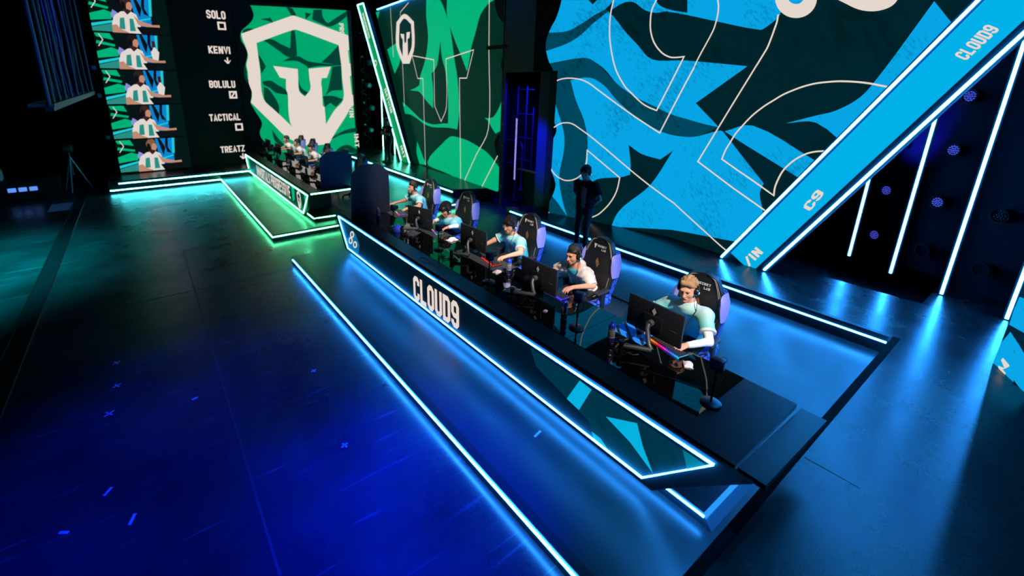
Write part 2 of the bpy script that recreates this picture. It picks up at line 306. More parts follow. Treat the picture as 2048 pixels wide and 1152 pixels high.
ART={'blue':[['c',[[7.759,4.318],[7.247,4.459],[6.932,4.62],[6.639,4.861],[6.334,5.067],[6.186,4.932],[5.936,4.649],[5.647,4.369],[5.32,4.073],[4.703,4.039],[3.496,3.902],[4.367,3.231],[3.832,2.812],[4.13,2.846],[4.738,2.969],[5.255,3.179],[5.571,3.319],[6.003,3.594],[6.26,3.857],[6.514,4.036],[6.792,4.143],[7.668,4.034]]],['c',[[8.064,5.458],[6.222,5.28],[6.429,5.103],[6.652,5.009],[6.928,4.859],[7.268,4.727],[7.852,4.725],[8.036,5.003]]],['d',[[6.826,5.359],[6.697,5.235],[6.58,5.335]]],['t',[[7.759,4.318],[7.852,4.725],[7.268,4.727],[6.928,4.859],[6.652,5.009],[6.407,5.114],[6.334,5.067],[6.639,4.861],[6.932,4.62],[7.247,4.459]]],['c',[[6.19,5.397],[6.269,5.09],[6.038,5.203],[5.825,5.202],[5.576,5.031],[5.345,4.958],[5.15,4.969],[4.277,4.734],[3.387,4.492],[3.281,4.542],[3.124,4.704],[3.136,5.019],[4.809,5.253],[4.764,4.911],[5.115,5.004],[5.325,5.117],[5.408,5.316]]],['t',[[7.668,4.034],[6.792,4.143],[6.514,4.036],[6.003,3.594],[5.571,3.319],[5.255,3.179],[4.738,2.969],[4.13,2.846],[3.832,2.812],[4.305,2.577],[4.812,2.605],[5.109,2.67],[5.574,2.949],[6.017,3.286],[6.277,3.548],[6.629,3.703],[7.08,3.656],[6.914,3.215],[6.669,2.753],[6.541,2.283],[6.559,1.791],[6.67,1.374],[6.65,0.384],[6.899,0.378],[7.071,0.789],[7.215,1.192],[7.114,1.931],[7.176,2.527],[7.342,2.911],[7.534,3.294],[7.665,3.582]]],['c',[[7.89,3.58],[7.534,3.294],[7.342,2.911],[7.153,2.429],[7.122,2.031],[7.198,1.353],[7.071,0.789],[6.911,0.397],[7.362,0.848],[7.728,1.008]]],['t',[[7.788,0.999],[7.362,0.848],[6.911,0.387],[7.746,0.336]]],['c',[[7.08,3.656],[6.63,3.712],[6.277,3.548],[5.966,3.243],[5.479,2.887],[5.024,2.654],[4.686,2.571],[4.305,2.577],[3.821,2.743],[3.731,2.736],[2.88,1.909],[2.91,1.713],[2.806,1.311],[3.128,0.736],[4.415,0.581],[5.791,0.367],[5.7,0.675],[5.536,0.929],[5.051,1.463],[4.679,2.263],[4.908,2.05],[5.304,2.128],[5.6,2.296],[5.508,1.866],[5.497,1.643],[5.697,1.559],[6.245,1.434],[6.455,1.202],[6.67,1.374],[6.559,1.791],[6.541,2.283],[6.669,2.753],[6.914,3.215]]],['c',[[3.701,2.746],[3.225,2.891],[2.225,2.421],[2.399,2.107]]],['c',[[2.725,2.971],[2.328,3.124],[2.093,3.213],[1.838,3.422],[1.68,3.734],[1.525,4.123],[1.316,4.672],[0.845,4.056],[1.727,2.562],[2.307,3.011]]],['k',[[8.417,5.764],[7.442,5.655],[7.445,5.355],[7.549,5.012],[7.654,4.841],[7.76,4.573],[7.761,4.341],[7.653,4.058],[7.549,3.892],[7.52,3.487],[7.714,3.485],[8.293,3.477]]],['k',[[7.941,3.482],[7.531,3.487],[7.533,2.877],[7.351,2.515],[7.433,2.257],[7.518,2.096],[7.486,1.631],[7.282,1.182],[7.335,0.879],[7.465,0.639],[7.753,0.448]]],['w',[[2.649,4.886],[2.644,4.822],[2.653,4.764],[2.676,4.712],[2.712,4.671],[2.759,4.641],[2.816,4.626],[2.88,4.625],[2.947,4.639],[3.014,4.668],[3.078,4.711],[3.136,4.765],[3.183,4.827],[3.218,4.895],[3.237,4.964],[3.242,5.032],[3.23,5.093],[3.203,5.145],[3.163,5.185],[3.112,5.212],[3.053,5.223],[2.988,5.22],[2.922,5.202],[2.857,5.17],[2.797,5.127],[2.744,5.074],[2.7,5.015],[2.668,4.951]]],['c',[[2.82,4.951],[2.818,4.922],[2.822,4.896],[2.832,4.873],[2.847,4.855],[2.867,4.842],[2.891,4.836],[2.918,4.836],[2.946,4.843],[2.974,4.856],[3.001,4.875],[3.025,4.898],[3.044,4.925],[3.059,4.955],[3.067,4.985],[3.069,5.014],[3.065,5.041],[3.055,5.064],[3.038,5.082],[3.018,5.094],[2.993,5.1],[2.966,5.099],[2.938,5.091],[2.911,5.078],[2.885,5.059],[2.862,5.035],[2.843,5.009],[2.829,4.98]]],['w',[[2.473,4.89],[2.272,4.763],[2.111,4.667],[1.964,4.621],[1.831,4.622],[1.725,4.672],[1.671,4.78]]]],'blue_lines':[[0.03,[[6.226,5.321],[6.269,5.041],[6.267,4.752],[6.228,4.457],[6.12,4.071],[6.03,3.855],[5.921,3.682],[5.791,3.51],[5.668,3.404],[5.523,3.278],[5.382,3.174],[5.246,3.107],[5.102,3.057],[4.898,3.603],[4.713,4.11],[4.845,4.098],[4.962,4.105],[5.088,4.16],[5.176,4.23],[5.269,4.333],[5.345,4.456],[5.405,4.618],[5.432,4.777],[5.432,5.011],[5.357,5.216]]],[0.03,[[4.228,5.104],[4.189,4.966],[4.179,4.859],[4.187,4.717],[4.225,4.541],[4.438,4.071],[4.71,3.362],[4.984,2.6],[5.667,2.988],[6.412,3.457],[6.619,3.59],[6.825,3.671],[6.979,3.693],[7.109,3.702],[7.239,3.693],[7.37,3.665],[7.528,3.593]]],[0.03,[[7.479,2.506],[7.373,2.588],[7.241,2.661],[7.134,2.682],[7.028,2.684],[6.92,2.656],[6.811,2.6],[6.408,2.366],[5.051,1.463],[3.526,0.631],[3.155,0.448]]],[0.03,[[7.486,1.631],[7.421,1.523],[7.346,1.438],[7.256,1.366],[7.168,1.331],[7.054,1.299],[6.944,1.305],[6.838,1.335],[6.735,1.391],[6.646,1.469],[6.591,1.562],[6.54,1.694],[6.523,1.845],[6.534,2.089],[5.715,1.547],[5.726,1.386],[5.756,1.211],[5.824,1.027],[5.915,0.861],[6.025,0.714],[6.14,0.59],[6.336,0.463]]],[0.03,[[3.146,4.706],[3.144,4.594],[3.161,4.483],[3.189,4.322],[3.23,4.158],[3.632,3.244],[4.127,2.11],[2.77,1.436]]],[0.03,[[1.447,3.545],[1.576,3.578],[1.824,3.631],[2.108,3.651],[2.315,3.635],[2.447,3.612],[2.58,3.569],[2.714,3.508],[2.851,3.431],[2.974,3.335],[3.1,3.232],[3.255,3.07],[3.382,2.889],[3.485,2.729],[3.553,2.569],[3.619,2.406],[3.661,2.23],[3.118,1.96],[2.684,1.73],[2.692,1.833],[2.689,1.908],[2.665,2.042],[2.626,2.176],[2.561,2.294],[2.482,2.394],[2.406,2.464],[2.328,2.519],[2.222,2.561],[2.089,2.588]]],[0.03,[[7.469,0.433],[7.382,0.383]]]],'green':[['g',[[4.639,6.424],[3.743,6.3],[3.186,5.698],[2.92,5.195],[2.688,4.376],[2.481,3.774],[2.397,3.334],[2.332,2.667],[2.46,2.056],[3.151,2.174],[3.089,2.238],[3.09,3.091],[3.247,3.892],[3.514,4.409],[3.633,4.949],[3.737,4.532],[3.895,4.134],[4.296,3.875],[4.173,3.24],[4.184,2.655],[4.737,2.913],[5.315,3.215],[5.777,3.251],[6.178,3.264],[5.615,3.372],[5.305,3.473],[5.219,3.79],[4.84,4.279],[4.616,4.75],[4.536,5.215],[4.656,5.803]]],['g',[[6.921,2.775],[6.463,2.627],[5.816,2.401],[5.353,2.23],[4.905,2.13],[4.194,2.077],[3.151,2.192],[2.46,2.056],[3.151,2.053],[4.196,1.981],[4.908,2.032],[5.509,2.185],[6.146,2.313],[6.688,2.314]]],['g',[[3.151,6.218],[0.333,5.828],[0.749,5.75],[1.008,5.621],[1.185,5.478],[1.45,4.973],[1.636,4.638],[1.727,4.287],[1.871,3.917],[2.086,4.195],[2.249,4.412],[2.693,4.965],[3.151,5.694]]],['g',[[8.382,4.921],[6.809,5.23],[6.923,4.81],[7.037,4.414],[7.651,3.911],[8.039,4.448]]],['g',[[4.697,0.584],[4.502,0.816],[4.213,1.023],[3.533,1.43],[3.151,1.659],[2.845,1.782],[2.319,1.791],[1.768,1.753],[1.246,1.658],[0.751,1.546],[0.371,1.385],[0.092,1.216],[-0.109,1.066],[-0.131,0.833],[-0.1,0.589],[0.007,0.443],[0.157,0.384],[0.51,0.349],[0.898,0.33],[2.183,0.37],[3.408,0.431],[4.583,0.466]]],['g',[[0.821,2.545],[0.562,2.563],[0.341,2.629],[0.094,2.892],[-0.043,3.165],[-0.191,2.321],[0.228,2.131],[0.413,2.267],[0.603,2.457]]],['g',[[5.578,1.291],[4.805,0.465],[5.391,0.414],[5.645,0.828]]],['g',[[9.536,6.526],[9.077,6.522],[9.315,6.246]]],['k',[[-0.797,5.874],[0.493,6.071],[0.423,5.663],[0.312,5.426],[0.139,5.252],[-0.028,5.124],[-0.208,4.998],[-0.288,4.837],[-0.252,4.663],[-0.11,4.402],[0.005,4.293],[0.075,4.087],[0.053,3.993],[-0.016,3.922],[-0.181,3.873],[-0.944,3.863]]],['k',[[-0.273,2.328],[-0.029,2.197],[0.179,2.034],[0.275,1.843],[0.222,1.668],[0.058,1.404],[-0.102,1.195],[-0.131,0.833],[-0.1,0.589],[-0.384,0.463]]],['w',[[6.502,6.126],[5.661,5.76],[5.656,4.87],[6.124,4.273],[6.786,4.292],[7.381,5.036],[7.279,5.902]]],['d',[[6.513,5.958],[5.908,5.693],[5.884,4.933],[6.254,4.55],[6.251,5.191],[6.089,5.223],[6.015,5.436],[6.333,5.438],[6.385,5.104],[6.487,5.047],[6.565,5.116],[6.565,5.393],[6.932,5.435],[6.807,5.263],[6.709,5.223],[6.751,4.57],[7.065,5.004],[6.975,5.795]]]],'green_lines':[[0.035,[[7.857,6.51],[7.821,5.876],[7.765,5.23],[7.709,4.575]]],[0.035,[[6.787,4.285],[6.75,3.528],[6.703,2.63]]],[0.035,[[6.084,6.474],[6.876,6.232],[6.873,6.041]]],[0.035,[[5.871,4.566],[4.087,4.344],[4.047,2.755],[3.567,2.232],[3.175,2.766],[3.211,4.341],[1.486,4.545],[1.866,3.717],[2.314,3.718],[2.183,0.37]]],[0.035,[[5.871,4.566],[5.417,3.715],[4.972,3.714],[4.905,2.13],[4.85,0.458]]],[0.035,[[0.712,5.88],[0.665,4.44],[0.594,2.251],[1.236,1.37],[1.956,0.353]]],[0.035,[[-0.169,5.001],[-0.182,4.533]]],[0.035,[[0.08,1.495],[0.947,0.302]]]],'logo':[['G',[[4.074,6.333],[7.884,6.489],[7.942,4.21],[8.011,0.373],[4.942,0.63],[4.51,0.812],[4.367,1.042],[4.209,1.094],[4.01,1.249],[3.93,1.395],[3.913,1.592],[4.005,1.81],[4.03,1.947],[3.972,2.143],[3.863,2.338],[3.78,2.53],[3.692,2.747],[3.751,2.96],[3.786,3.277],[3.733,3.488],[3.681,3.696],[3.651,4.005],[3.675,4.21],[3.747,4.417],[3.785,4.621],[3.734,4.82],[3.634,5.015],[3.605,5.187],[3.649,5.362],[3.761,5.493],[3.922,5.627],[4.09,5.812],[4.159,5.989],[4.131,6.182]]],['D',[[4.37,5.868],[4.758,5.949],[4.854,5.77],[4.644,5.829]]],['D',[[5.378,6.42],[5.64,6.367],[5.769,6.112],[5.586,6.077]]],['D',[[6.471,6.39],[6.828,6.422],[6.829,6.21],[6.903,6.029],[7.042,5.916],[7.387,6.148],[7.882,6.461],[7.881,6.253],[7.623,6.057],[7.122,5.792],[6.717,5.881],[6.946,5.817],[6.383,6.015]]],['D',[[6.123,6.256],[6.372,6.225],[6.128,5.995]]],['D',[[3.731,5.441],[3.908,5.503],[4.204,5.488],[3.69,5.291]]],['D',[[6.849,1.171],[7.246,1.375],[7.645,1.508],[8.059,1.549],[8.048,1.361],[7.304,1.278],[6.778,1.065]]],['D',[[7.067,0.641],[7.335,0.777],[7.6,0.802],[8.002,0.567],[8.006,0.406],[6.992,0.49]]],['D',[[4.377,1.679],[4.61,1.267],[4.809,1.022],[4.687,0.914],[4.44,1.221]]],['D',[[3.604,4.106],[3.669,4.159],[3.68,3.903],[3.673,3.487],[3.582,3.695]]],['w',[[3.642,5.298],[5.56,6.079],[5.669,6.099],[6.655,5.834],[7.896,5.494],[7.896,4.9],[7.845,4.887],[7.875,4.354],[7.925,4.338],[7.932,3.83],[7.866,3.811],[7.909,3.027],[7.966,2.997],[7.965,2.542],[7.851,2.514],[7.605,2.125],[7.056,1.416],[6.703,0.898],[5.608,0.934],[5.056,1.238],[4.795,1.457],[4.548,1.755],[3.703,2.758],[3.772,3.013],[3.777,3.198],[3.708,3.487],[3.72,3.903],[3.702,4.186],[3.799,4.52],[3.739,4.871],[3.674,5.067]]],['G',[[4.15,4.992],[5.594,5.565],[5.785,5.562],[7.434,5.077],[7.456,4.485],[7.503,4.257],[7.506,3.737],[7.502,2.822],[7.059,2.354],[6.643,1.771],[6.637,2.514],[6.557,2.574],[6.578,3.328],[6.562,3.499],[6.608,3.71],[6.832,3.73],[7.036,4.189],[6.08,4.083],[6.079,3.721],[6.088,3.271],[5.829,2.962],[5.614,3.189],[5.621,3.717],[5.635,4.062],[4.681,4.159],[4.894,3.72],[5.128,3.668],[5.096,3.219],[5.142,2.998],[5.106,2.383],[5.131,1.927],[5.199,1.74],[4.612,2.397],[4.183,2.9],[4.172,4.016]]],['D',[[4.415,5.107],[4.73,5.161],[5.081,4.988],[5.409,4.856],[5.483,5.428],[5.508,5.523],[5.646,5.542],[5.663,5.123],[5.654,4.589],[5.306,4.512],[4.853,4.82]]],['D',[[6.627,4.347],[7.042,4.696],[7.434,5.077],[7.503,4.257]]],['D',[[4.159,4.61],[4.288,4.383],[4.405,4.126],[4.207,3.859],[4.184,4.276]]],['D',[[5.062,4.344],[5.359,4.498],[5.696,4.563],[6.077,4.386],[6.625,4.319],[7.491,4.268],[7.007,4.211],[6.527,4.204],[6.054,4.11],[5.948,4.217],[5.624,4.372]]],['D',[[4.211,3.553],[4.519,3.598],[4.769,3.438],[5.086,3.23],[5.14,3.042],[4.684,3.123],[4.438,3.33],[4.239,3.426]]],['D',[[4.247,3.356],[4.406,3.276],[4.613,2.949],[4.742,2.616],[4.719,2.271],[4.416,2.596],[4.22,2.846]]],['D',[[7.097,4.19],[7.489,4.245],[7.471,3.209],[6.994,3.182],[6.685,2.981],[6.846,3.269]]],['D',[[6.599,2.97],[7.041,2.977],[7.483,2.823],[7.132,2.502],[6.896,2.685],[6.636,2.502]]],['D',[[5.641,3.937],[5.641,3.495],[5.753,3.272],[5.971,3.13],[5.843,2.99],[5.634,3.217]]]],'desk':[['T',[[3.029,0.802],[2.929,0.629],[2.881,0.616],[2.485,0.517],[2.197,0.446],[2.115,0.289],[1.937,0.285],[1.618,0.281],[1.111,0.818],[3.012,0.811]]],['C',[[2.347,0.814],[2.203,0.801],[2.324,0.486],[2.484,0.513]]],['C',[[2.022,0.625],[1.715,0.775],[1.639,0.598],[1.515,0.406],[1.757,0.544]]],['C',[[2.155,0.359],[2.049,0.361],[1.927,0.284],[2.114,0.279]]],['E',[[1.316,0.816],[1.207,0.819],[1.111,0.818],[1.257,0.668]]],['H',[[8.393,0.473],[8.228,0.582],[7.973,0.743],[7.888,0.731],[7.709,0.555],[7.787,0.342],[7.98,0.316],[8.262,0.353]]],['w',[[7.955,0.694],[7.96,0.677],[7.971,0.658],[7.986,0.64],[8.005,0.623],[8.027,0.608],[8.051,0.595],[8.076,0.586],[8.101,0.581],[8.123,0.58],[8.143,0.582],[8.159,0.589],[8.171,0.6],[8.177,0.614],[8.177,0.631],[8.171,0.649],[8.161,0.667],[8.145,0.686],[8.126,0.703],[8.103,0.718],[8.079,0.73],[8.054,0.739],[8.03,0.744],[8.007,0.745],[7.988,0.742],[7.972,0.735],[7.961,0.724],[7.956,0.71]]],['w',[[8.047,0.539],[8.053,0.521],[8.063,0.502],[8.079,0.483],[8.098,0.466],[8.121,0.45],[8.145,0.437],[8.171,0.427],[8.196,0.421],[8.219,0.419],[8.24,0.422],[8.256,0.429],[8.268,0.44],[8.274,0.454],[8.274,0.471],[8.268,0.489],[8.257,0.508],[8.241,0.527],[8.221,0.545],[8.198,0.561],[8.173,0.573],[8.148,0.583],[8.123,0.588],[8.1,0.589],[8.081,0.586],[8.065,0.58],[8.054,0.569],[8.048,0.555]]],['w',[[7.828,0.521],[7.833,0.503],[7.843,0.485],[7.858,0.467],[7.876,0.449],[7.898,0.434],[7.922,0.421],[7.946,0.411],[7.97,0.405],[7.993,0.404],[8.012,0.406],[8.028,0.413],[8.039,0.424],[8.045,0.437],[8.045,0.454],[8.04,0.472],[8.03,0.491],[8.014,0.509],[7.995,0.527],[7.973,0.542],[7.949,0.555],[7.925,0.564],[7.901,0.569],[7.879,0.571],[7.86,0.568],[7.845,0.561],[7.834,0.551],[7.828,0.537]]],['H',[[8.013,0.678],[8.016,0.668],[8.021,0.658],[8.028,0.648],[8.038,0.639],[8.048,0.631],[8.059,0.624],[8.071,0.62],[8.082,0.618],[8.093,0.618],[8.102,0.62],[8.109,0.624],[8.114,0.631],[8.117,0.639],[8.117,0.648],[8.114,0.658],[8.109,0.668],[8.102,0.678],[8.092,0.687],[8.082,0.695],[8.07,0.701],[8.059,0.705],[8.047,0.708],[8.037,0.708],[8.028,0.705],[8.021,0.701],[8.016,0.695],[8.013,0.687]]],['H',[[8.107,0.521],[8.11,0.511],[8.115,0.501],[8.122,0.49],[8.132,0.481],[8.142,0.473],[8.154,0.466],[8.166,0.461],[8.178,0.459],[8.188,0.459],[8.198,0.461],[8.205,0.465],[8.21,0.472],[8.213,0.48],[8.213,0.489],[8.21,0.499],[8.204,0.51],[8.197,0.52],[8.187,0.529],[8.177,0.538],[8.165,0.544],[8.153,0.549],[8.141,0.551],[8.131,0.551],[8.122,0.549],[8.114,0.545],[8.109,0.538],[8.107,0.53]]],['H',[[7.885,0.503],[7.887,0.494],[7.892,0.483],[7.9,0.473],[7.908,0.464],[7.919,0.456],[7.93,0.45],[7.941,0.445],[7.953,0.442],[7.963,0.442],[7.972,0.444],[7.979,0.449],[7.984,0.455],[7.987,0.463],[7.986,0.472],[7.984,0.482],[7.979,0.492],[7.972,0.502],[7.963,0.512],[7.952,0.52],[7.941,0.526],[7.93,0.531],[7.918,0.533],[7.908,0.533],[7.899,0.531],[7.892,0.527],[7.887,0.52],[7.885,0.512]]]],'npanel':[['C',[[0.016,1.284],[0.192,1.313],[0.371,0.978],[0.263,0.957],[0.019,0.93],[0.005,1.12]]],['C',[[-0.001,0.406],[0.009,0.685],[0.079,0.868],[0.277,0.803],[0.518,0.703],[0.682,0.396],[0.57,0.387],[0.386,0.422],[0.391,0.39]]],['C',[[0.874,-0.308],[0.9,-0.083],[1.044,-0.352]]],['w',[[0.097,0.429],[0.201,0.458],[0.106,0.51],[0.124,0.549],[0.257,0.53],[0.251,0.508],[0.183,0.428],[0.247,0.422],[0.237,0.394],[0.116,0.404]]]]}

TAPES= [(-0.73, 6.76, 0.5, 0.06, 'tape mark farthest up the left floor in a row of three', False), (-0.71, 6.19, 0.5, 0.06, 'middle tape mark of the row of three on the left floor', False), (-0.77, 5.65, 0.6, 0.07, 'nearest tape mark of the row of three on the left floor', False), (-0.74, 4.43, 0.9, 0.06, 'single slanted strip of tape on the lower left floor', True), (1.22, 3.72, 0.3, 0.05, 'white tape cross nearest the platform edge', False), (1.35, 5.12, 0.3, 0.045, 'faint tape cross on the floor left of the platform', False), (0.04, 5.39, 0.2, 0.04, 'faint tape mark at mid floor beside the long seam', True), (-0.56, 3.98, 1.2, 0.07, 'thin sliver of tape near the bottom left', True), (-1.02, 4.16, -0.6, 0.05, 'short tape scrap in the bottom left corner', True)]

# ------------------------------------------------------------------ the hall
Rz, Uz = 0.15, 0.40        # platform and upper deck heights
S = 'structure'
struct(MB().box((-14,-8,-0.2),(16,26,0)).build('floor', F_MAIN), 'black scuffed stage floor')
struct(MB().box((-14,24.6,0),(16,24.9,9)).build('wall_far', DRAPE)); struct(MB().box((-9.2,-8,0),(-9,24.6,9)).build('wall_left', DRAPE))
struct(MB().box((14,-8,0),(14.2,24.6,9)).build('wall_right', DRAPE)); struct(MB().box((-9,-8,9),(14,24.6,9.1)).build('ceiling', DRAPE))
# seams between floor panels
mb=MB()
for x0,y0,x1,y1 in ((0.34,2.2,0.36,11.0),(0.36,6.95,2.1,6.97),(-1.7,8.6,2.1,8.62),(-1.7,12.6,2.1,12.615),(0.36,10.9,2.1,10.915),(-1.7,15.4,2.1,15.415)):
    mb.box((x0,y0,0),(x1,y1,0.0015))
struct(mb.build('trim_1', mat('floor_seam',(52,53,58),0.5)), 'thin seams between floor panels')
# dark cable trough along the left edge of the stage floor
struct(MB().box((-1.98,5.0,0),(-1.76,19.3,0.012)).box((-1.765,5.0,0),(-1.74,19.3,0.02)).box((-2.0,5.0,0),(-1.975,19.3,0.02)).build('trim_2', TRIM), 'dark cable trough along left floor edge')

def platform(name, x0, x1, y0, y1, z, m): return struct(MB().box((x0,y0,0),(x1,y1,z)).build(name, m))
pit=platform('stage_platform', 2.117, 7.65, 0.93, 8.86, Rz, F_PIT); pit['label']='low black platform under the blue-lit desk'
MB().box((2.112,0.93,Rz-0.001),(2.20,8.86,Rz+0.006)).build('edge_trim', TRIM, pit)
MB().tube([(2.112,0.95,0.102),(2.112,8.80,0.102)],0.0125).build('led_strip', LED_B, pit)
MB().box((2.2,5.6,Rz),(3.3,5.606,Rz+0.001)).box((2.2,3.1,Rz),(3.3,3.106,Rz+0.001)).build('floor_seam', mat('floor_seam'), pit)
gpl=platform('stage_platform', 2.117, 7.6, 10.45, 18.05, Rz, F_PIT); MB().box((3.2,18.05,0),(7.6,19.25,Rz-.001)).build('platform_end',F_PIT,gpl); gpl['label']='low black platform under the green-lit desk'
MB().box((2.112,10.44,Rz-0.001),(2.20,18.05,Rz+0.006)).box((2.2,10.44,Rz-0.001),(7.55,10.53,Rz+0.006)).build('edge_trim', TRIM, gpl)
MB().tube([(2.112,17.95,0.102),(2.112,10.443,0.102),(7.45,10.443,0.102)],0.0135).build('led_strip', LED_G, gpl)
# upper decks behind the desks and the walkway at the near end
deck=struct(MB().prism([(7.65,0.93),(9.3,0.93),(9.3,3.5),(9.15,4.79),(8.4,7.5),(8.36,8.2),(7.65,8.6)],lambda p,t:(p[0],p[1],t),0,Uz).build('upper_deck', F_DECK), 'black upper deck behind the blue-lit desk')
MB().tube([(7.644,0.97,0.312),(7.644,8.45,0.312)],0.0145).build('led_strip', LED_B, deck)
MB().box((7.644,0.95,Uz-0.001),(7.72,8.6,Uz+0.005)).build('edge_trim', TRIM, deck)
gd=struct(MB().prism([(7.6,11.04),(8.75,10.5),(9.5,14),(9.9,18.05),(12,18.05),(12,21.8),(-1.14,21.8),(-1.14,18.05),(3.2,18.05),(3.2,19.25),(7.6,19.25)],lambda p,t:(p[0],p[1],t),0,Uz).build('upper_deck', F_DECK), 'black upper deck behind the green-lit desk and below the far screens')
MB().tube([(7.594,11.08,0.312),(7.594,19.2,0.312)],0.0145).tube([(-0.87,18.044,0.312),(3.18,18.044,0.312)],0.0145).tube([(-1.12,18.044,0.102),(2.11,18.044,0.102)],0.0145).build('led_strip', LED_C, gd)
MB().box((7.595,11.04,Uz-0.001),(7.68,18.1,Uz+0.005)).build('edge_trim', TRIM, gd)
walk=struct(MB().box((-0.9,-7.5,0),(14,0.93,Uz)).build('walkway', F_DECK), 'black walkway at the near end of the stage')
MB().box((-0.9,0.86,Uz-0.001),(7.7,0.931,Uz+0.008)).build('edge_trim', mat('rubber_black',(9,10,11),.85,spec=.1), walk)
MB().tube([(2.15,0.938,0.30),(7.6,0.938,0.30)],0.0125).build('led_strip', LED_B, walk)
MB().prism([(4.385,.84),(4.398,.84),(4.398,.46),(4.39,.46)],lambda p,t:(p[0],p[1],t),Uz,Uz+.001).build('floor_seam', BLACK, walk)
struct(MB().box((6.05,3.55,Rz),(7.55,4.55,Rz+0.02)).build('trim_3', F_PIT), 'loose floor panel beside the upper deck step')

# ------------------------------------------------------------------ LED walls (picture polygons live in the screen's own mesh)
def clip_poly(p, u0, u1, z0, z1):
    def cut(poly, ax, v, sgn):
        out=[]
        for i in range(len(poly)):
            a=poly[i-1]; b=poly[i]; da=(a[ax]-v)*sgn; db=(b[ax]-v)*sgn
            if (da>0)!=(db>0):
                t=da/(da-db); out.append((a[0]+(b[0]-a[0])*t, a[1]+(b[1]-a[1])*t))
            if db>0: out.append(b)
        return out
    for ax,v,s in ((0,u0,1),(0,u1,-1),(1,z0,1),(1,z1,-1)):
        if len(p)<3: return []
        p=cut(p,ax,v,s)
    return p
def dedupe(p):
    q=[]
    for a in p:
        if not q or math.dist(a,q[-1])>1e-4: q.append(a)
    while len(q)>2 and math.dist(q[0],q[-1])<1e-4: q.pop()
    return q
def tri_fill(p):
    p=dedupe(p)
    if len(p)<3: return [],[]
    return [tuple(a) for a in p],[tuple(t) for t in tessellate_polygon([[Vector((a,b,0)) for a,b in p]])]
def smooth(p, closed=True, lim=48, n=4):
    """round the gentle bends of an outline, keep its sharp corners"""
    p=dedupe(p) if closed else p; N=len(p); P=[Vector(a) for a in p]; corner=[False]*N
    for i in range(N):
        if not closed and i in(0,N-1): corner[i]=True; continue
        a=P[i]-P[i-1]; b=P[(i+1)%N]-P[i]
        corner[i]= a.length<1e-5 or b.length<1e-5 or abs(a.angle_signed(b))>math.radians(lim)
    out=[]
    for i in range(N if closed else N-1):
        j=(i+1)%N; A,B=P[i],P[j]; L=(B-A).length
        ta=(B-A) if corner[i] else (B-P[i-1]).normalized()*L; tb=(B-A) if corner[j] else (P[(j+1)%N]-A).normalized()*L
        for k in range(n):
            t=k/n; out.append(tuple(A*(2*t**3-3*t**2+1)+ta*(t**3-2*t**2+t)+B*(-2*t**3+3*t**2)+tb*(t**3-t**2)))
    if not closed: out.append(tuple(P[-1]))
    return out
def led_wall(name, label, foot, z0, z1, base, art, lines, lw, cut=None, shift=0.0, zlo=None):
    """foot: plan polyline of the wall; art in (arc length, height)"""
    keys=[]; mats=[BLACK]
    def mi(k):
        if k not in keys: keys.append(k); mats.append(SCRB[k])
        return keys.index(k)+1
    def halfcut(poly):
        (ua,za),(ub,zb)=cut; s=lambda p:(p[0]-ua)*(zb-za)-(p[1]-za)*(ub-ua); sg=1 if s(((cum[-1])/2,1.0))>0 else -1; out=[]
        for i in range(len(poly)):
            a=poly[i-1]; b=poly[i]; da,db=s(a)*sg,s(b)*sg
            if (da>0)!=(db>0): t=da/(da-db); out.append((a[0]+(b[0]-a[0])*t,a[1]+(b[1]-a[1])*t))
            if db>0: out.append(b)
        return out
    art=[(k,smooth([(u+shift,z) for u,z in q])) for k,q in art]; lines=[(k,smooth([(u+shift,z) for u,z in q],False,40)) for k,q in lines]; zlo=zlo or [z0]*9
    cum=[0.0]
    for a,b in zip(foot[:-1],foot[1:]): cum.append(cum[-1]+math.dist(a,b))
    mbw=MB(); segs=[]
    for i,(a,b) in enumerate(zip(foot[:-1],foot[1:])):
        d=Vector((b[0]-a[0],b[1]-a[1])).normalized(); nn=Vector((-d.y,d.x))   # towards the audience for +y paths
        if nn.x>0: nn=-nn
        segs.append((Vector(a),d,nn,cum[i],cum[i+1],zlo[i]))
        A=Vector(a); B=Vector(b); bk=-nn*0.12
        o2=halfcut([(cum[i],zlo[i]),(cum[i+1],zlo[i]),(cum[i+1],z1),(cum[i],z1)])
        if len(o2)>2: mbw.prism(o2, lambda p,t,A=A,d=d,nn=nn,c=cum[i]:(A.x+d.x*(p[0]-c)+nn.x*t, A.y+d.y*(p[0]-c)+nn.y*t, p[1]), -0.12, 0.0, 0)
    def emit(poly, k, layer):
        vs,fs=tri_fill(poly); tris=[[tuple(vs[i]) for i in f] for f in fs]
        for A,d,nn,u0,u1,zl in segs:
            off=nn*(0.002+0.0012*layer)
            for p in tris:
                p=clip_poly(p,u0,u1,zl,z1)
                if len(p)>2: p=halfcut(p)
                if len(p)<3: continue
                mbw.add([(A.x+d.x*(u-u0)+off.x, A.y+d.y*(u-u0)+off.y, z) for u,z in p], [tuple(range(len(p)))], mi(k))
    T=cum[-1]; emit([(0,z0),(T,z0),(T,z1),(0,z1)], base, 0)
    n=0
    for n,(k,p) in enumerate(art,1): emit(p, k, n)
    for _,p in lines:
        for q in ribbon(p, lw): emit([v[:] for v in q], 'w', n+1)
    o=mbw.build(name, mats, fix=False)
    bm=bmesh.new(); bm.from_mesh(o.data)
    for f in bm.faces:
        if f.material_index>0 and f.normal.x>0.2: f.normal_flip()
    bm.to_mesh(o.data); bm.free()
    return o
FB=[(8.776,-0.7),(8.88,3.63),(9.01,4.79),(8.209,7.6),(8.03,8.23)]; FG=[(8.55,10.0),(9.30,20.07)]
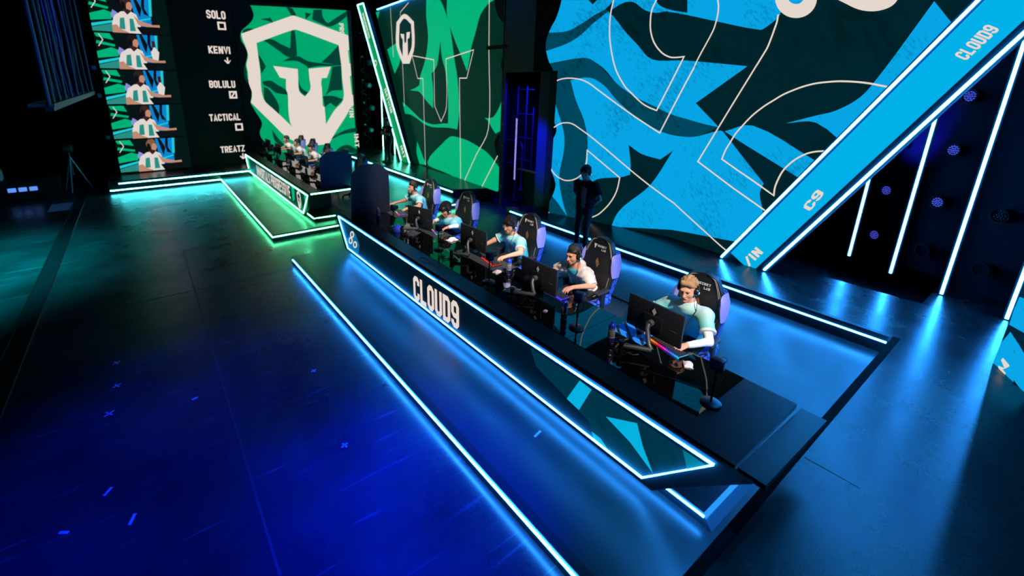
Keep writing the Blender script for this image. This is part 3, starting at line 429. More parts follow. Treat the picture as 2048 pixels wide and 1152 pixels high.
w1=led_wall('led_wall','', FB, Uz, 6.6, 'd', ART['blue'], ART['blue_lines'], 0.026, ((3.9,Uz),(0.47,6.6)), 1.0, (Uz,Uz,Uz,3.87)); tag(w1,'tall LED wall with blue and dark teal artwork and white outlines','screen')
w2=led_wall('led_wall','', FG, Uz, 6.6, 'dg', ART['green'], ART['green_lines'], 0.03, ((6.05,Uz),(9.7,6.75))); tag(w2,'tall LED wall with green artwork and a white helmet shield','screen')
MB().tube([(9.22,19.3,6.62),(8.5,10.0,6.62)],0.02).build('led_strip', LED_POLE, w2)
w3=MB().prism([(8.14,8.1),(8.56,10.0),(8.66,10.0),(8.30,8.1)],lambda p,t:(p[0],p[1],t),3.86,6.6).build('led_wall', SCRB['k']); tag(w3,'switched-off black LED panel above the dark doorway','screen')
# doorway between the two walls
NAVY=mat('navy_paint',(26,28,70),0.55)
dj=struct(MB().box((8.50,7.72,0),(11.0,7.84,4.6)).box((8.7,10.6,0),(11.0,10.7,4.6)).box((10.9,7.84,0),(11.0,10.6,4.6)).box((8.5,7.72,4.5),(11.0,10.7,4.6)).box((8.36,7.55,0),(8.42,7.98,3.86)).build('door_1', BLACK), 'dark doorway between the LED walls')
MB().box((8.42,7.97,0),(8.50,8.37,3.86)).build('jamb_panel',NAVY,dj)
fp=MB().box((8.46,9.74,0),(8.52,9.86,3.86)); fp.build('frame_post',NAVY,dj)
tb=MB()
for z in (.6,1.2,1.8,2.4,3.0): tb.box((8.45,9.78,z),(8.461,9.82,z+.07))
tb.build('hinge_tabs',mat('pale_tab',(120,130,200),.4),dj)
fr=thing('scaffold_stair','blue scaffold stair with handrail and dotted light strip inside the doorway','scaffold',(9.2,9.5,0))
BST=mat('blue_steel',(70,76,110),0.4,0.3)
mb=MB()
for yy in (.62,.24,-.05,-.35): mb.tube([(0.1,yy,0),(0.1,yy,3.5 if yy>0 else 2.9)],0.022)
for zz in (1.35,2.0,2.7,3.4): mb.tube([(0.1,-.05,zz),(0.1,.62,zz)],0.016)
for zz in (1.2,1.9): mb.tube([(0.0,.45,zz),(0.0,1.0,zz)],0.016)
mb.build('frame', BST, fr)
MB().tube([(-.2,.02,.55),(-.2,.02,1.75),(-.17,.1,1.88),(-.1,.25,1.9)],0.022).lathe([(.07,.5),(.04,.62)],(-.2,.02,0),12).build('handrail', BST, fr)
MB().box((-.15,-.75,0.0),(0.9,.05,1.08)).build('step_block', BLACK, fr)
MB().box((-.16,-.75,1.08),(0.0,.28,1.10)).build('tread_edge', mat('yellow_edge',(120,170,30),0.5), fr)
ls=MB().box((-.21,.26,.75),(-.195,.34,2.62)).build('strip_backing',BLACK,fr)
d_=MB()
for i in range(52):
    z=0.78+i*0.035
    for q in (-1,1): 
        y=.30+q*.018+.01*math.sin(i*2.1); d_.box((-.214,y-.007,z+q*.008),(-.209,y+.007,z+q*.008+.014))
o_=d_.build('dot_lights', led('violet_led',(0.35,0.3,1.0),4.0), ls); o_['kind']='stuff'

# far screens
def flat_screen(name, foot_x0, foot_x1, y, z0, z1, base, items):
    keys=[]; mats=[BLACK]
    def mi(k):
        if k not in keys: keys.append(k); mats.append(SCRB[k] if isinstance(k,str) else k)
        return keys.index(k)+1
    m_=MB().box((foot_x0,y,z0),(foot_x1,y+0.15,z1),0); m_.flat([(foot_x0,y-0.002,z0),(foot_x1,y-0.002,z0),(foot_x1,y-0.002,z1),(foot_x0,y-0.002,z1)], mi(base))
    for n,(k,p) in enumerate(items,1):
        vs,fs=tri_fill(smooth(p) if k in ('G','D','w') else p)
        for f in fs:
            t=clip_poly([tuple(vs[i]) for i in f], foot_x0, foot_x1, z0, z1)
            if len(t)>2: m_.add([(u,y-0.002-0.0015*n,z) for u,z in t], [tuple(range(len(t)))], mi(k))
    return m_,mi,mats
m_,mi,mats=flat_screen('led_screen',3.42,8.07,19.5,Uz,6.5,'k',ART['logo'])
cm=mi('w')
put_text(m_,'IMT',(7.90,19.45,1.28),(0.02,0,-1),(1,0,0.02),0.20,0.62,cm); put_text(m_,'WIN',(7.72,19.45,2.62),(0.02,0,-1),(1,0,0.02),0.20,0.6,cm); put_text(m_,'PROGRESS',(7.50,19.45,5.95),(0.03,0,-1),(1,0,0.03),0.20,1.25,cm)
tag(m_.build('led_screen', mats), 'huge LED screen filled by a white helmet shield on green','screen')
m_,mi,mats=flat_screen('led_screen',1.36,3.40,19.5,Uz,6.5,'k',[])
cm=mi('w'); 
for t,x0,x1,zb,h,zi in (('SOLO',2.55,3.18,5.76,0.28,5.42),('KENVI',2.46,3.21,4.55,0.26,4.18),('BOLULU',2.33,3.22,3.32,0.26,2.96),('TACTICAL',2.18,3.265,2.09,0.26,1.73),('TREATZ',2.41,3.28,0.86,0.25,0.55)):
    put_text(m_,t,(x0,19.49,zb),(1,0,0),(0,0,1),h,x1-x0,cm)
def sq(x,z,s,w=0.06):
    for q in ribbon([(x,z),(x+s,z),(x+s,z+s),(x,z+s),(x,z),(x+0.01,z)],w): m_.flat([(p.x,19.49,p.y) for p in q],cm)
for x,z in ((2.9,5.42),(2.99,2.95),(3.06,1.72)): sq(x,z,0.22)
m_.flat([(3.01,19.488,2.97),(3.07,19.488,2.97),(3.19,19.488,3.15),(3.13,19.488,3.15)],cm)
for x,z in ((3.06,4.2),(3.18,0.56)):
    for dx in (-0.1,0,0.1): m_.flat([(x-0.03,19.488,z),(x+0.03,19.488,z),(x+dx+0.02,19.488,z+0.24-abs(dx)),(x+dx-0.02,19.488,z+0.22-abs(dx))],cm)
tag(m_.build('led_screen', mats), 'black LED screen listing five white player names','screen')
VG=SCRB['g']; VC=screen('video_cyan',(30,200,210)); VB=screen('video_blue',(10,130,205)); VW=screen('video_white',(222,214,206)); VT=screen('video_teal',(40,140,130)); VS=screen('video_skin',(190,136,112)); VH=[screen('video_hair%d'%i,c) for i,c in enumerate(((60,34,28),(30,20,22),(46,30,26),(58,34,26),(130,92,62)))]
VL=screen('video_lavender',(136,140,214)); VD=screen('video_black',(10,14,16)); VR=screen('video_shadow',(60,28,26))
def tile(zb, n):
    h=1.15; f=lambda p:[(-0.8+u, zb+v*h) for u,v in p]; it=[]
    it.append(('vk',f([(0,0),(2.16,0),(2.16,0.985),(0,0.985)])))
    it.append((VG,f([(0.02,.98),(0.42,.98),(0.5,.80),(0.06,.88)]))); it.append((VG,f([(0,.30),(.55,.36),(.62,.52),(.4,.60),(0,.48)]))); it.append((VG,f([(0.02,.70),(.5,.62),(.52,.68),(.05,.78)])))
    it.append((CREAM,f([(0.06,.62),(.2,.8),(.12,.96),(.14,.96),(.23,.8),(.09,.62)]))); it.append((VC,f([(0,.14),(.62,.28),(.62,.34),(0,.22)]))); it.append((VT,f([(0,.02),(.6,.02),(.6,.26),(0,.12)])))
    it.append((VB,f([(1.15,.98),(1.72,.98),(1.66,.5),(1.6,.25),(1.2,.40)]))); it.append((VD,f([(1.22,.98),(1.3,.98),(1.42,.7),(1.34,.45),(1.28,.68)]))); it.append((VD,f([(1.46,.98),(1.54,.98),(1.5,.7),(1.6,.5),(1.46,.55),(1.42,.75)])))
    it.append((VC,f([(1.66,.98),(1.74,.98),(1.68,.5),(1.6,.5)]))); it.append((VB,f([(1.2,.30),(1.64,.42),(1.64,.2),(1.2,.2)]))); it.append((VC,f([(1.2,.36),(1.64,.46),(1.64,.42),(1.2,.31)])))
    if n in (1,2): it.append((VW,f([(1.48,.5),(1.6,.66),(1.72,.5),(1.66,.26),(1.5,.3)]))); it.append((VR,f([(1.54,.64),(1.64,.64),(1.64,.82),(1.55,.82)])))
    it.append((VL,f([(.55,.48),(.64,.66),(.76,.5),(.7,.3),(.6,.36)]))); it.append((VD,f([(.62,.62),(.66,.88),(.88,.92),(.95,.6),(.8,.5)])))
    it.append((VW,f([(.52,0),(.55,.26),(.64,.46),(.84,.58),(1.1,.6),(1.24,.52),(1.3,.32),(1.34,.0)]))); it.append((VT,f([(.72,.1),(.78,.4),(.9,.42),(.88,.1)]))); it.append((VT,f([(1.0,.06),(1.04,.4),(1.14,.4),(1.16,.06)])))
    it.append((VS,f([(1.16,.5),(1.3,.36),(1.66,.26),(1.86,.27),(1.86,.2),(1.6,.18),(1.26,.24)]))); it.append((VS,f([(.52,0),(.54,.2),(.66,.22),(.76,.1),(.95,.02),(.95,0)])))
    it.append((VR,f([(.9,.62),(1.0,.50),(1.1,.58),(1.14,.66),(1.12,.78),(.92,.78)]))); it.append((VS,f([(1.0,.66),(1.12,.62),(1.17,.72),(1.15,.84),(1.02,.86)]))); it.append((VH[n],f([(.88,.70),(.86,.86),(.94,.97),(1.08,.98),(1.17,.88),(1.06,.84),(.98,.74)])))
    it.append((VD,f([(.86,.66),(.9,.86),(.98,.82),(.97,.64)]))); it.append((VD,f([(1.2,.18),(1.6,.2),(1.9,.2),(1.95,.02),(1.3,.0)])))
    return it
its=[]
for i in range(5): its += tile(0.44+(4-i)*1.165, i)
m_,mi,mats=flat_screen('led_screen',-0.8,1.35,19.5,Uz,6.3,'k',its)
tag(m_.build('led_screen', mats), 'LED screen stacking five live camera pictures of white-shirted players','screen')
tt=thing('truss_tower','thin lighting truss standing at the left edge of the camera-picture screen','truss',(-.98,19.8,Uz))
mb=MB(); 
for dx,dy in ((-.09,-.09),(.09,-.09),(0,.09)): mb.tube([(dx,dy,0),(dx,dy,6.0)],0.016,6)
for i in range(20):
    z=0.15+i*0.29; mb.tube([(-.09,-.09,z),(.09,-.09,z+.14)],0.008,5).tube([(.09,-.09,z+.14),(-.09,-.09,z+.29)],0.008,5)
mb.build('lattice', METAL, tt)
for z in (1.2,2.6,3.5): MB().bbox((-.05,-.22,z),(.07,-.1,z+.14),.02).build('clamp', mat('teal_steel',(120,160,160),0.4,0.4), tt)

# ------------------------------------------------------------------ near screen at the right edge
na=Vector((7.92,0.08,0)); nd=Vector((-0.88,-0.475,0)).normalized(); nn=Vector((nd.y,-nd.x,0)); nn=nn if nn.x<0 else -nn
def npt(u,z,o=0): p=na+nd*u+nn*o; return (p.x,p.y,z)
keys=['dg0','C','w']; mats=[BLACK,screen('screen_side_dark',(1,26,30)),SCRB['c'],CREAM]
m_=MB(); q=[npt(0,0),npt(3.2,0),npt(3.2,0,-.12),npt(0,0,-.12)]
m_.prism([(p[0],p[1]) for p in q], lambda p,t:(p[0],p[1],t), Uz, 8.3, 0)  # unseen upper part extended so the screen shades the walkway
m_.flat([npt(0,Uz,.002),npt(3.2,Uz,.002),npt(3.2,8.3,.002),npt(0,8.3,.002)],1)
for n,(k,p) in enumerate(ART['npanel'],1):
    vs,fs=tri_fill(p)
    for f_ in fs:
        t_=clip_poly([vs[i] for i in f_],0,3.2,Uz,8.3)
        if len(t_)>2: m_.add([npt(u,z,.002+.0015*n) for u,z in t_],[tuple(range(len(t_)))],2 if k=='C' else 3)
tag(m_.build('led_screen',mats,fix=False),'angled LED screen at the right edge with a white letter','screen')

# ------------------------------------------------------------------ leaning beams with LED edges
def beam(x, outer, face, lm, fm, label, texts, caps):
    t=thing('stage_beam', label, 'beam', (0,0,0))
    MB().prism(outer, lambda p,q:(q,p[0],p[1]), x, x+0.16).build('frame', BLACK, t)
    fb=MB().prism(face, lambda p,q:(q,p[0],p[1]), x-0.004, x+0.002)
    f=fb.build('face', fm, t)
    tx=MB()
    for s,org,d,h,l in texts:
        d=Vector((0,d[0],d[1])).normalized(); up=Vector((0,d.z,-d.y))
        put_text(tx,s,(x-0.007,org[0],org[1]),d,up,h,l,0)
    tx.build('lettering', CREAM, f)
    for a,b in caps: MB().tube([(x-0.012,a[0],a[1]),(x-0.012,b[0],b[1])],0.02).build('led_strip', lm, t)
    return t
dR=(-0.49,0.87)
beam(8.66,[(3.62,Uz),(2.80,Uz),(-0.62,6.6),(0.13,6.6)],[(3.42,0.56),(3.17,Uz+.005),(2.97,Uz+.005),(-0.45,6.55),(0.05,6.55)],LED_POLE,SCRB['bc'],'leaning cyan-lit beam with white edge lights and team lettering',
     [('CLOUD9',(1.144,3.903),(-.203,.356),0.143,0.41),('C9',(2.375,1.62),(-.134,.334),0.122,0.36),('/IN',(3.075,0.41),(-.183,.337),0.15,0.37)],
     [((3.565,0.43),(0.07,6.6)),((2.835,0.43),(-0.58,6.6))])
g=beam(8.66,[(16.45,Uz),(15.62,Uz),(19.45,6.86),(20.15,6.86)],[(16.32,Uz+.01),(15.98,Uz-.0),(15.78,Uz+.05),(19.42,6.78),(20.02,6.78)],LED_T,SCRB['bg'],'leaning green beam with bright green edge lights and white lettering',
     [('IMT',(16.45,1.0),(-.28,-.47),0.2,0.55),('IMTWIN',(17.75,3.25),(-.63,-1.1),0.2,1.1),('PROGRESS',(19.65,6.4),(-.62,-1.1),0.18,1.2)],
     [((16.4,0.43),(20.08,6.84)),((15.69,0.43),(19.47,6.84)),((20.08,6.84),(19.47,6.84))])
MB().lathe([(0.14,0),(0.14,.004)],(8.652,18.5,4.35),16,0,'x').lathe([(0.08,0),(0.08,.004)],(8.649,18.5,4.35),16,1,'x').build('emblem',[CREAM,SCRB['bg']],g)

# ------------------------------------------------------------------ vertical LED poles
lbl=('LED pole nearest the blue leaning beam, its top behind the beam','second white-blue LED pole from the leaning beam','third white-blue LED pole, on the dark walkway side','tall LED pole standing beside the angled screen')
for (x,y),l in zip(((10.82,2.21),(10.38,1.52),(9.97,0.83),(9.63,0.13)),lbl):
    p=thing('light_pole',l,'light',(x,y,Uz),0,'blue LED poles'); MB().tube([(0,0,0.02),(0,0,6.3)],0.019).build('led_tube',LED_POLE,p); MB().box((0.0,-.04,0),(0.06,.04,6.32)).build('housing',BLACK,p)
for (x,y,z1),l in zip(((9.44,19.67,4.1),(9.25,18.1,2.6)),('teal LED pole behind the far standing man','short teal LED pole touching the green leaning beam')):
    p=thing('light_pole',l,'light',(x,y,Uz),0,'teal LED poles'); MB().tube([(0,0,0.02),(0,0,z1)],0.022).build('led_tube',LED_T,p); MB().box((0.0,-.04,0),(0.06,.04,z1)).build('housing',BLACK,p)
# drape with round lamps behind the right poles
dv=Vector((-0.4966,-0.868,0)); dn=Vector((-0.868,0.4966,0)); d0=Vector((11.27,1.99,0))
a=d0-dv*3.2-dn*0.12; b=d0+dv*4.2-dn*0.12
struct(MB().prism([(a.x,a.y),(b.x,b.y),(b.x-dn.x*.1,b.y-dn.y*.1),(a.x-dn.x*.1,a.y-dn.y*.1)],lambda p,t:(p[0],p[1],t),Uz,6.6).build('wall_side', mat('navy_drape',(30,32,44),0.85,spec=0.2)),'dark drape behind the blue light poles')
lens=led('par_lens_lit',(0.08,0.09,0.9),0.6); lens0=mat('par_lens',(30,34,60),0.15)
def par(s,z,label,lit):
    c=d0+dv*s; t=thing('par_lamp',label,'lamp',(c.x,c.y,z),math.atan2(dn.y,dn.x),'round lamps on the dark drape')
    MB().lathe([(0.07,-.12),(0.10,-.10),(0.115,0.02),(0.115,0.06),(0.10,0.06),(0.095,0.03)],(0,0,0),22,0,'x').build('housing',PLAST,t,True)
    l=MB()
    for k in range(19):
        rr=0 if k==0 else (0.035 if k<7 else 0.068); aa=k*math.pi/3 if k<7 else (k-7)*math.pi/6
        l.lathe([(0.011,0.035),(0.011,0.05),(0.005,0.054)],(0,rr*math.cos(aa),rr*math.sin(aa)),8,0,'x')
    l.build('lens',lens if lit else lens0,t)
    return t
for s,z,l,lit in ((0,.82,'glowing round lamp, lowest beside the nearest blue pole',1),(0,1.7,'glowing round lamp above the lowest one by the first pole',1),(0,2.54,'round lamp in the blue glow under the leaning beam',1),
    (.85,.83,'unlit round lamp low between second and third poles',0),(.85,1.7,'round lamp at mid height right of the second pole',1),(.85,2.58,'large round lamp between the second and third poles, third up',1),(.85,3.44,'round lamp high under the leaning beam',1),(.85,4.3,'topmost round lamp in the upper right corner',1),
    (1.69,.83,'dark round lamp low between the two right poles',0),(1.69,1.71,'dark round lamp at mid height between the two right poles',0)):
    par(s,z,l,lit)
# lamp tower in the gap between the logo screen and the green beam
tw=thing('truss_tower','dark truss tower carrying small lamps beside the shield screen','truss',(9.15,21.0,Uz))
mb=MB()
for dx,dy in ((-.2,-.2),(.2,-.2),(.2,.2),(-.2,.2)): mb.tube([(dx,dy,0),(dx,dy,7.6)],0.025,6)
for i in range(14):
    z=.2+i*.5; mb.tube([(-.2,-.2,z),(.2,-.2,z+.25)],.014,5).tube([(.2,-.2,z+.25),(-.2,-.2,z+.5)],.014,5)
mb.build('lattice',METAL,tw)
for i in range(6):
    z=.9+i*1.05
    h=MB().lathe([(0.09,-.2),(0.13,-.14),(0.14,0.0),(0.12,.02)],(0.05+.12*(i%2),-.42,z),14,0,'y').build('lamp_head',mat('lamp_teal',(70,110,110),0.35,0.3),tw,True)
    MB().tube([(-.15,-.22,z+.25),(-.15,-.34,z+.25)],0.03).build('clamp',mat('teal_steel'),tw)

# ------------------------------------------------------------------ hanging frame, camera tripod and console in the dark left corner
ca=thing('hanging_frame','blue-lit hanging frame of vertical pipes and cables, upper left','frame',(-1.1,9.4,3.18))
mb=MB().tube([(0,0,0),(0,0,3.6)],.03).tube([(0,9.6,0),(0,9.6,3.6)],.03)
mb.box((-.05,-.05,-.06),(.05,9.65,0.0)); mb.build('outer_frame',mat('blue_steel'),ca)
MB().box((-.25,0,0.0),(.06,9.6,.05)).build('ledge',mat('tan_board',(120,105,90),.6),ca)
for y in (.5,1.3,2.2,3.3,4.6,6.1,7.8):
    MB().tube([(0,y,.02),(.02*math.sin(y*3),y,1.2),(0,y,2.4),(0,y,3.5)],.028).build('pipe',mat('pipe_steel',(40,60,66),.4,.4),ca)
random.seed(4); mb=MB()
for i in range(9):
    y=.4+i*1.0; mb.tube([(-.05,y,.1),(-.1,y+.2,.6+.2*random.random()),(-.06,y+.1,1.4),(-.1,y+.35,2.0+.3*random.random()),(-.05,y+.2,3.2)],.014,6)
mb.build('cable_bundle',mat('blue_steel'),ca)
tr=thing('camera_tripod','video camera on a tall tripod in the dark left corner','tripod',(-2.05,19.2,0))
MB().tube([(0,0,.55),(0,0,1.3)],.03).build('column',METAL,tr)
for a in (0.3,2.4,4.5): MB().tube([(0,0,1.15),(.42*math.cos(a),.42*math.sin(a),0.02)],[.03,.02],8).build('leg',mat('teal_steel'),tr)
MB().bbox((-.14,-.3,1.32),(.14,.2,1.56),.03).tube([(0,-.3,1.44),(0,-.5,1.44)],.07,14).box((-.04,-.02,1.28),(.04,.04,1.33)).build('camera_body',PLAST2,tr)
co=thing('control_console','dark control console with three small blue screens at left edge','console',(-3.1,18.6,0))
MB().box((-.9,-.3,0),(.75,.35,.62)).box((-.9,-.35,.62),(.75,.4,.66)).build('body',BLACK,co)
for i in range(3): MB().bbox((-.42+i*.24,-.36,.32),(-.24+i*.24,-.302,.44),.01).build('small_screen',led('console_blue',(.12,.3,1.0),.9),co)
MB().bbox((-.95,-.2,.66),(-.5,.1,.98),.03).build('covered_stack',mat('pale_cloth',(150,170,180),.7),co)
tag(MB().box((-2.5,16.4,0.0),(-1.98,17.4,0.006)).build('floor_sheet',mat('white_sheet',(150,165,190),.5)),'pale sheet lying on the floor beside the cable trough','sheet')
# tape marks on the floor
TP=mat('white_tape',(190,195,205),.5)
def cross(x,y,z,a,s,label,one=False):
    c,s_=math.cos(a),math.sin(a); o=MB()
    for (l,w) in (((s,.012),) if one else ((s,.0085),(.0085,s))):
        o.add([(c*u-s_*v,s_*u+c*v,.0) for u,v in ((-l,-w),(l,-w),(l,w),(-l,w))]+[(c*u-s_*v,s_*u+c*v,.002) for u,v in ((-l,-w),(l,-w),(l,w),(-l,w))],[(0,3,2,1),(4,5,6,7),(0,1,5,4),(1,2,6,5),(2,3,7,6),(3,0,4,7)])
    return tag(o.build('tape_mark',TP,None,False,(x,y,z)),label,'tape','tape marks on the floor')
for x,y,a,s,l,one in TAPES: cross(x,y,0.0005,a,s*.75,l,one)
cross(2.96*0.958,2.70*0.958,Rz+.0005,0.2,.055,'small pale rectangle of tape on the platform',True)

# ------------------------------------------------------------------ the two team desks
Tz = 0.92
def rings(mb, f, c, r, mi, sx=1.0, w=0.3):
    """three linked rings of the cloud emblem, placed by f(u,v)"""
    for du,dv in ((0,.95),(-.8,-.35),(.8,-.35)):
        n=20; o=[((c[0]+(du+math.cos(2*math.pi*i/n))*r*sx),(c[1]+(dv+math.sin(2*math.pi*i/n))*r)) for i in range(n)]
        k=1-w*1.6; q=[((c[0]+(du+k*math.cos(2*math.pi*i/n))*r*sx),(c[1]+(dv+k*math.sin(2*math.pi*i/n))*r)) for i in range(n)]
        for i in range(n): j=(i+1)%n; mb.flat([f(*o[i]),f(*o[j]),f(*q[j]),f(*q[i])],mi)
def desk(yn, label, blue):
    t=thing('team_desk',label,'desk',(0,0,0))
    fx=lambda p,q:(q,p[0],p[1])
    ya=yn+0.04 if not blue else 0.965; yb=yn+7.78
    top=MB().box((3.17,ya,.872),(4.31,yb,Tz)).build('desktop',DESKTOP,t)
    gy0=1.385 if blue else yn+.25
    gl=MB()
    n=5; L=(yb-.35-gy0)/n
    for i in range(n): gl.box((3.445,gy0+i*L+.003,Tz-.002),(4.305,gy0+(i+1)*L-.003,Tz+.004))
    gl.build('gloss_panel',GLASS,top)
    if blue:
        MB().add([(3.17,.765,.872),(4.40,.765,.80),(4.40,.95,.80),(3.17,.95,.872),(3.17,.765,Tz),(4.40,.765,.845),(4.40,.95,.845),(3.17,.95,Tz)],[(0,3,2,1),(4,5,6,7),(0,1,5,4),(1,2,6,5),(2,3,7,6),(3,0,4,7)]).build('end_wing',DESKTOP,t)
    body=[(yb,.905),(yn-.25 if blue else yn-.02,.905),(yn+.17,.5),(yn+.43,.225),(yn+7.42,.225),(yn+7.86,.80)]
    fp=MB().prism(body,fx,3.12,3.165).build('front_panel',BLACK,t)
    quad=[(yn+7.69,.868),(yn,.868),(yn+.52,.292),(yn+7.25,.292)]
    sm=MB(); keys=[]; mats=[]
    def mi(k):
        if k not in keys: keys.append(k); mats.append(SCRB[k])
        return keys.index(k)
    F=lambda y,z,o=0:(3.1185-.0006*o,y,z)
    sm.flat([F(y,z) for y,z in quad],mi('db' if blue else 'dg'))
    if blue:
        for n_,(k,p) in enumerate(ART['desk'],1):
            vs,fs=tri_fill(p); sm.add([F(u,z,n_) for u,z in vs],fs,mi(k))
        put_text(sm,'CLOUD9',(3.1095,5.60,.312),(0,-1,.036),(0,.03,1),.40,1.24,mi('w'),stroke=.19)
    else:
        for p in ([(yn+7.6,.86),(yn+7.15,.86),(yn+6.9,.3),(yn+7.2,.3)],[(yn+1.5,.86),(yn+1.2,.86),(yn+1.25,.5),(yn+1.45,.4)],[(yn+.85,.86),(yn+.7,.86),(yn+.55,.3),(yn+.62,.3)],[(yn+.35,.86),(yn+.05,.86),(yn+.3,.6)]):
            sm.flat([F(u,z,1) for u,z in p],mi('g'))
        put_text(sm,'IMMORTALS PROGRESSIVE',(3.1165,16.77,.37),(0,-1,.013),(0,0,1),.365,4.28,mi('w'),stroke=.17)
        c=(yn+.83,.585); S=lambda pts,o,k:sm.flat([F(c[0]-u,c[1]+v,o) for u,v in pts],mi(k))
        S([(0,.25),(.17,.16),(.17,-.06),(.07,-.24),(-.07,-.24),(-.17,-.06),(-.17,.16)],3,'w'); S([(0,.17),(.11,.11),(.11,-.04),(.04,-.17),(-.04,-.17),(-.11,-.04),(-.11,.11)],4,'dg')
        S([(-.1,.06),(-.03,.04),(-.03,-.04),(.03,-.04),(.03,.04),(.1,.06),(.07,.0),(.05,.0),(.05,-.2),(-.05,-.2),(-.05,.0),(-.07,.0)],5,'w')
    sm.build('front_screen',mats,fp,fix=False)
    lm=LED_P if blue else LED_G
    q=[(3.108,y,z) for y,z in quad]; MB().tube(q,0.0105 if blue else .013,8,0,True).build('led_frame',lm,fp)
    pl=MB().prism([(3.24,Rz),(4.1,Rz),(4.1,.245),(3.24,.245)],lambda p,q_:(p[0],q_ if p[1]>.2 else q_,p[1]),yn+.05,yn+7.4)
    pl=MB(); y0=yn-.03; y1=yn+7.5
    a=[(3.24,y0,Rz),(4.1,y0,Rz),(4.1,y1,Rz),(3.24,y1,Rz),(3.24,y0+.055,.225),(4.1,y0+.055,.225),(4.1,y1-.05,.225),(3.24,y1-.05,.225),(3.26,y0+.085,.255),(4.1,y0+.085,.255),(4.1,y1-.07,.255),(3.26,y1-.07,.255)]
    pl.add(a,[(0,1,5,4),(1,2,6,5),(2,3,7,6),(3,0,4,7),(4,5,9,8),(5,6,10,9),(6,7,11,10),(7,4,8,11),(8,9,10,11),(0,3,2,1)])
    p_=pl.build('plinth',mat('plinth_laminate',(60,66,78),.3) if blue else BLACK,t)
    if blue: MB().tube([(3.232,y0+.07,.245),(3.232,y1-.07,.245)],.0095).build('led_strip',LED_P,p_)
    else: MB().tube([(3.232,y1-.07,.245),(3.232,y0+.075,.245),(3.78,y0+.055,.245)],.012).build('led_strip',LED_G,p_)
    for yy in (yn+.9,yn+3.9,yn+6.9): MB().box((3.3,yy,.25),(4.0,yy+.05,.875)).build('leg',BLACK,t)
    if not blue: MB().tube([(3.20,ya-.008,.885),(4.42,ya-.004,.885)],.0145).build('led_edge',LED_G,t)
    return t
d1=desk(1.08,'long black desk with azure LED frame and large white team name','blue')
d2=desk(10.85,'long black desk with green LED frame and white team name, farther back',None)
def shield(y,pts,label,m):
    t=thing('privacy_board',label,'board',(0,y,Tz+.004))
    MB().prism([(x,z-Tz) for x,z in pts],lambda p,q:(p[0],q,p[1]),0,.03).build('panel',m,t)
    for x in (pts[0][0]+.15,pts[-1][0]-.15): MB().box((x-.05,-.1,0),(x+.05,.13,.012)).build('foot',METAL,t)
shield(8.30,[(3.22,.92),(3.25,1.80),(3.47,1.985),(3.84,1.985),(4.08,1.81),(4.08,.92)],'black cut-corner board at the far end of the blue-lit desk',mat('navy_board',(12,16,26),.5))
shield(11.15,[(3.56,.92),(3.57,1.70),(3.77,1.855),(4.24,1.85),(4.43,1.72),(4.40,.92)],'dark blue cut-corner board on the near end of the green-lit desk',mat('blue_board',(40,52,84),.5))

# ------------------------------------------------------------------ gaming chairs
CH_BLACK=mat('chair_black_leather',(26,28,30),.42); CH_LAV=mat('chair_lavender',(136,140,222),.5); CH_GOLD=mat('chair_gold_thread',(150,112,70),.45,.3); CH_PIPE=mat('chair_piping',(168,158,140),.5); WHITE=mat('white_print',(214,210,204),.5)
def chair_blue():
    mm=bpy.data.materials.new('chair_blue_facets'); mm.use_nodes=True; nt=mm.node_tree; b=nt.nodes['Principled BSDF']; b.inputs['Roughness'].default_value=.45
    tc=nt.nodes.new('ShaderNodeTexCoord'); v=nt.nodes.new('ShaderNodeTexVoronoi'); v.feature='DISTANCE_TO_EDGE'; v.inputs['Scale'].default_value=9
    rp=nt.nodes.new('ShaderNodeValToRGB'); rp.color_ramp.elements[0].color=(*lin((10,14,50)),1); rp.color_ramp.elements[1].color=(*lin((44,84,214)),1); rp.color_ramp.elements[0].position=.02; rp.color_ramp.elements[1].position=.07
    nt.links.new(tc.outputs['Object'],v.inputs['Vector']); nt.links.new(v.outputs['Distance'],rp.inputs['Fac']); nt.links.new(rp.outputs['Color'],b.inputs['Base Color']); MATS['chair_blue']=mm; return mm
CH_BLUE=chair_blue()
def halfw(z):
    pts=[(.46,.23),(.60,.265),(.74,.285),(.90,.295),(1.02,.285),(1.10,.255),(1.18,.215),(1.25,.175),(1.29,.12),(1.30,.05)]
    for a,b in zip(pts[:-1],pts[1:]):
        if z<=b[0]: return a[1]+(b[1]-a[1])*(z-a[0])/(b[0]-a[0])
    return 0.05
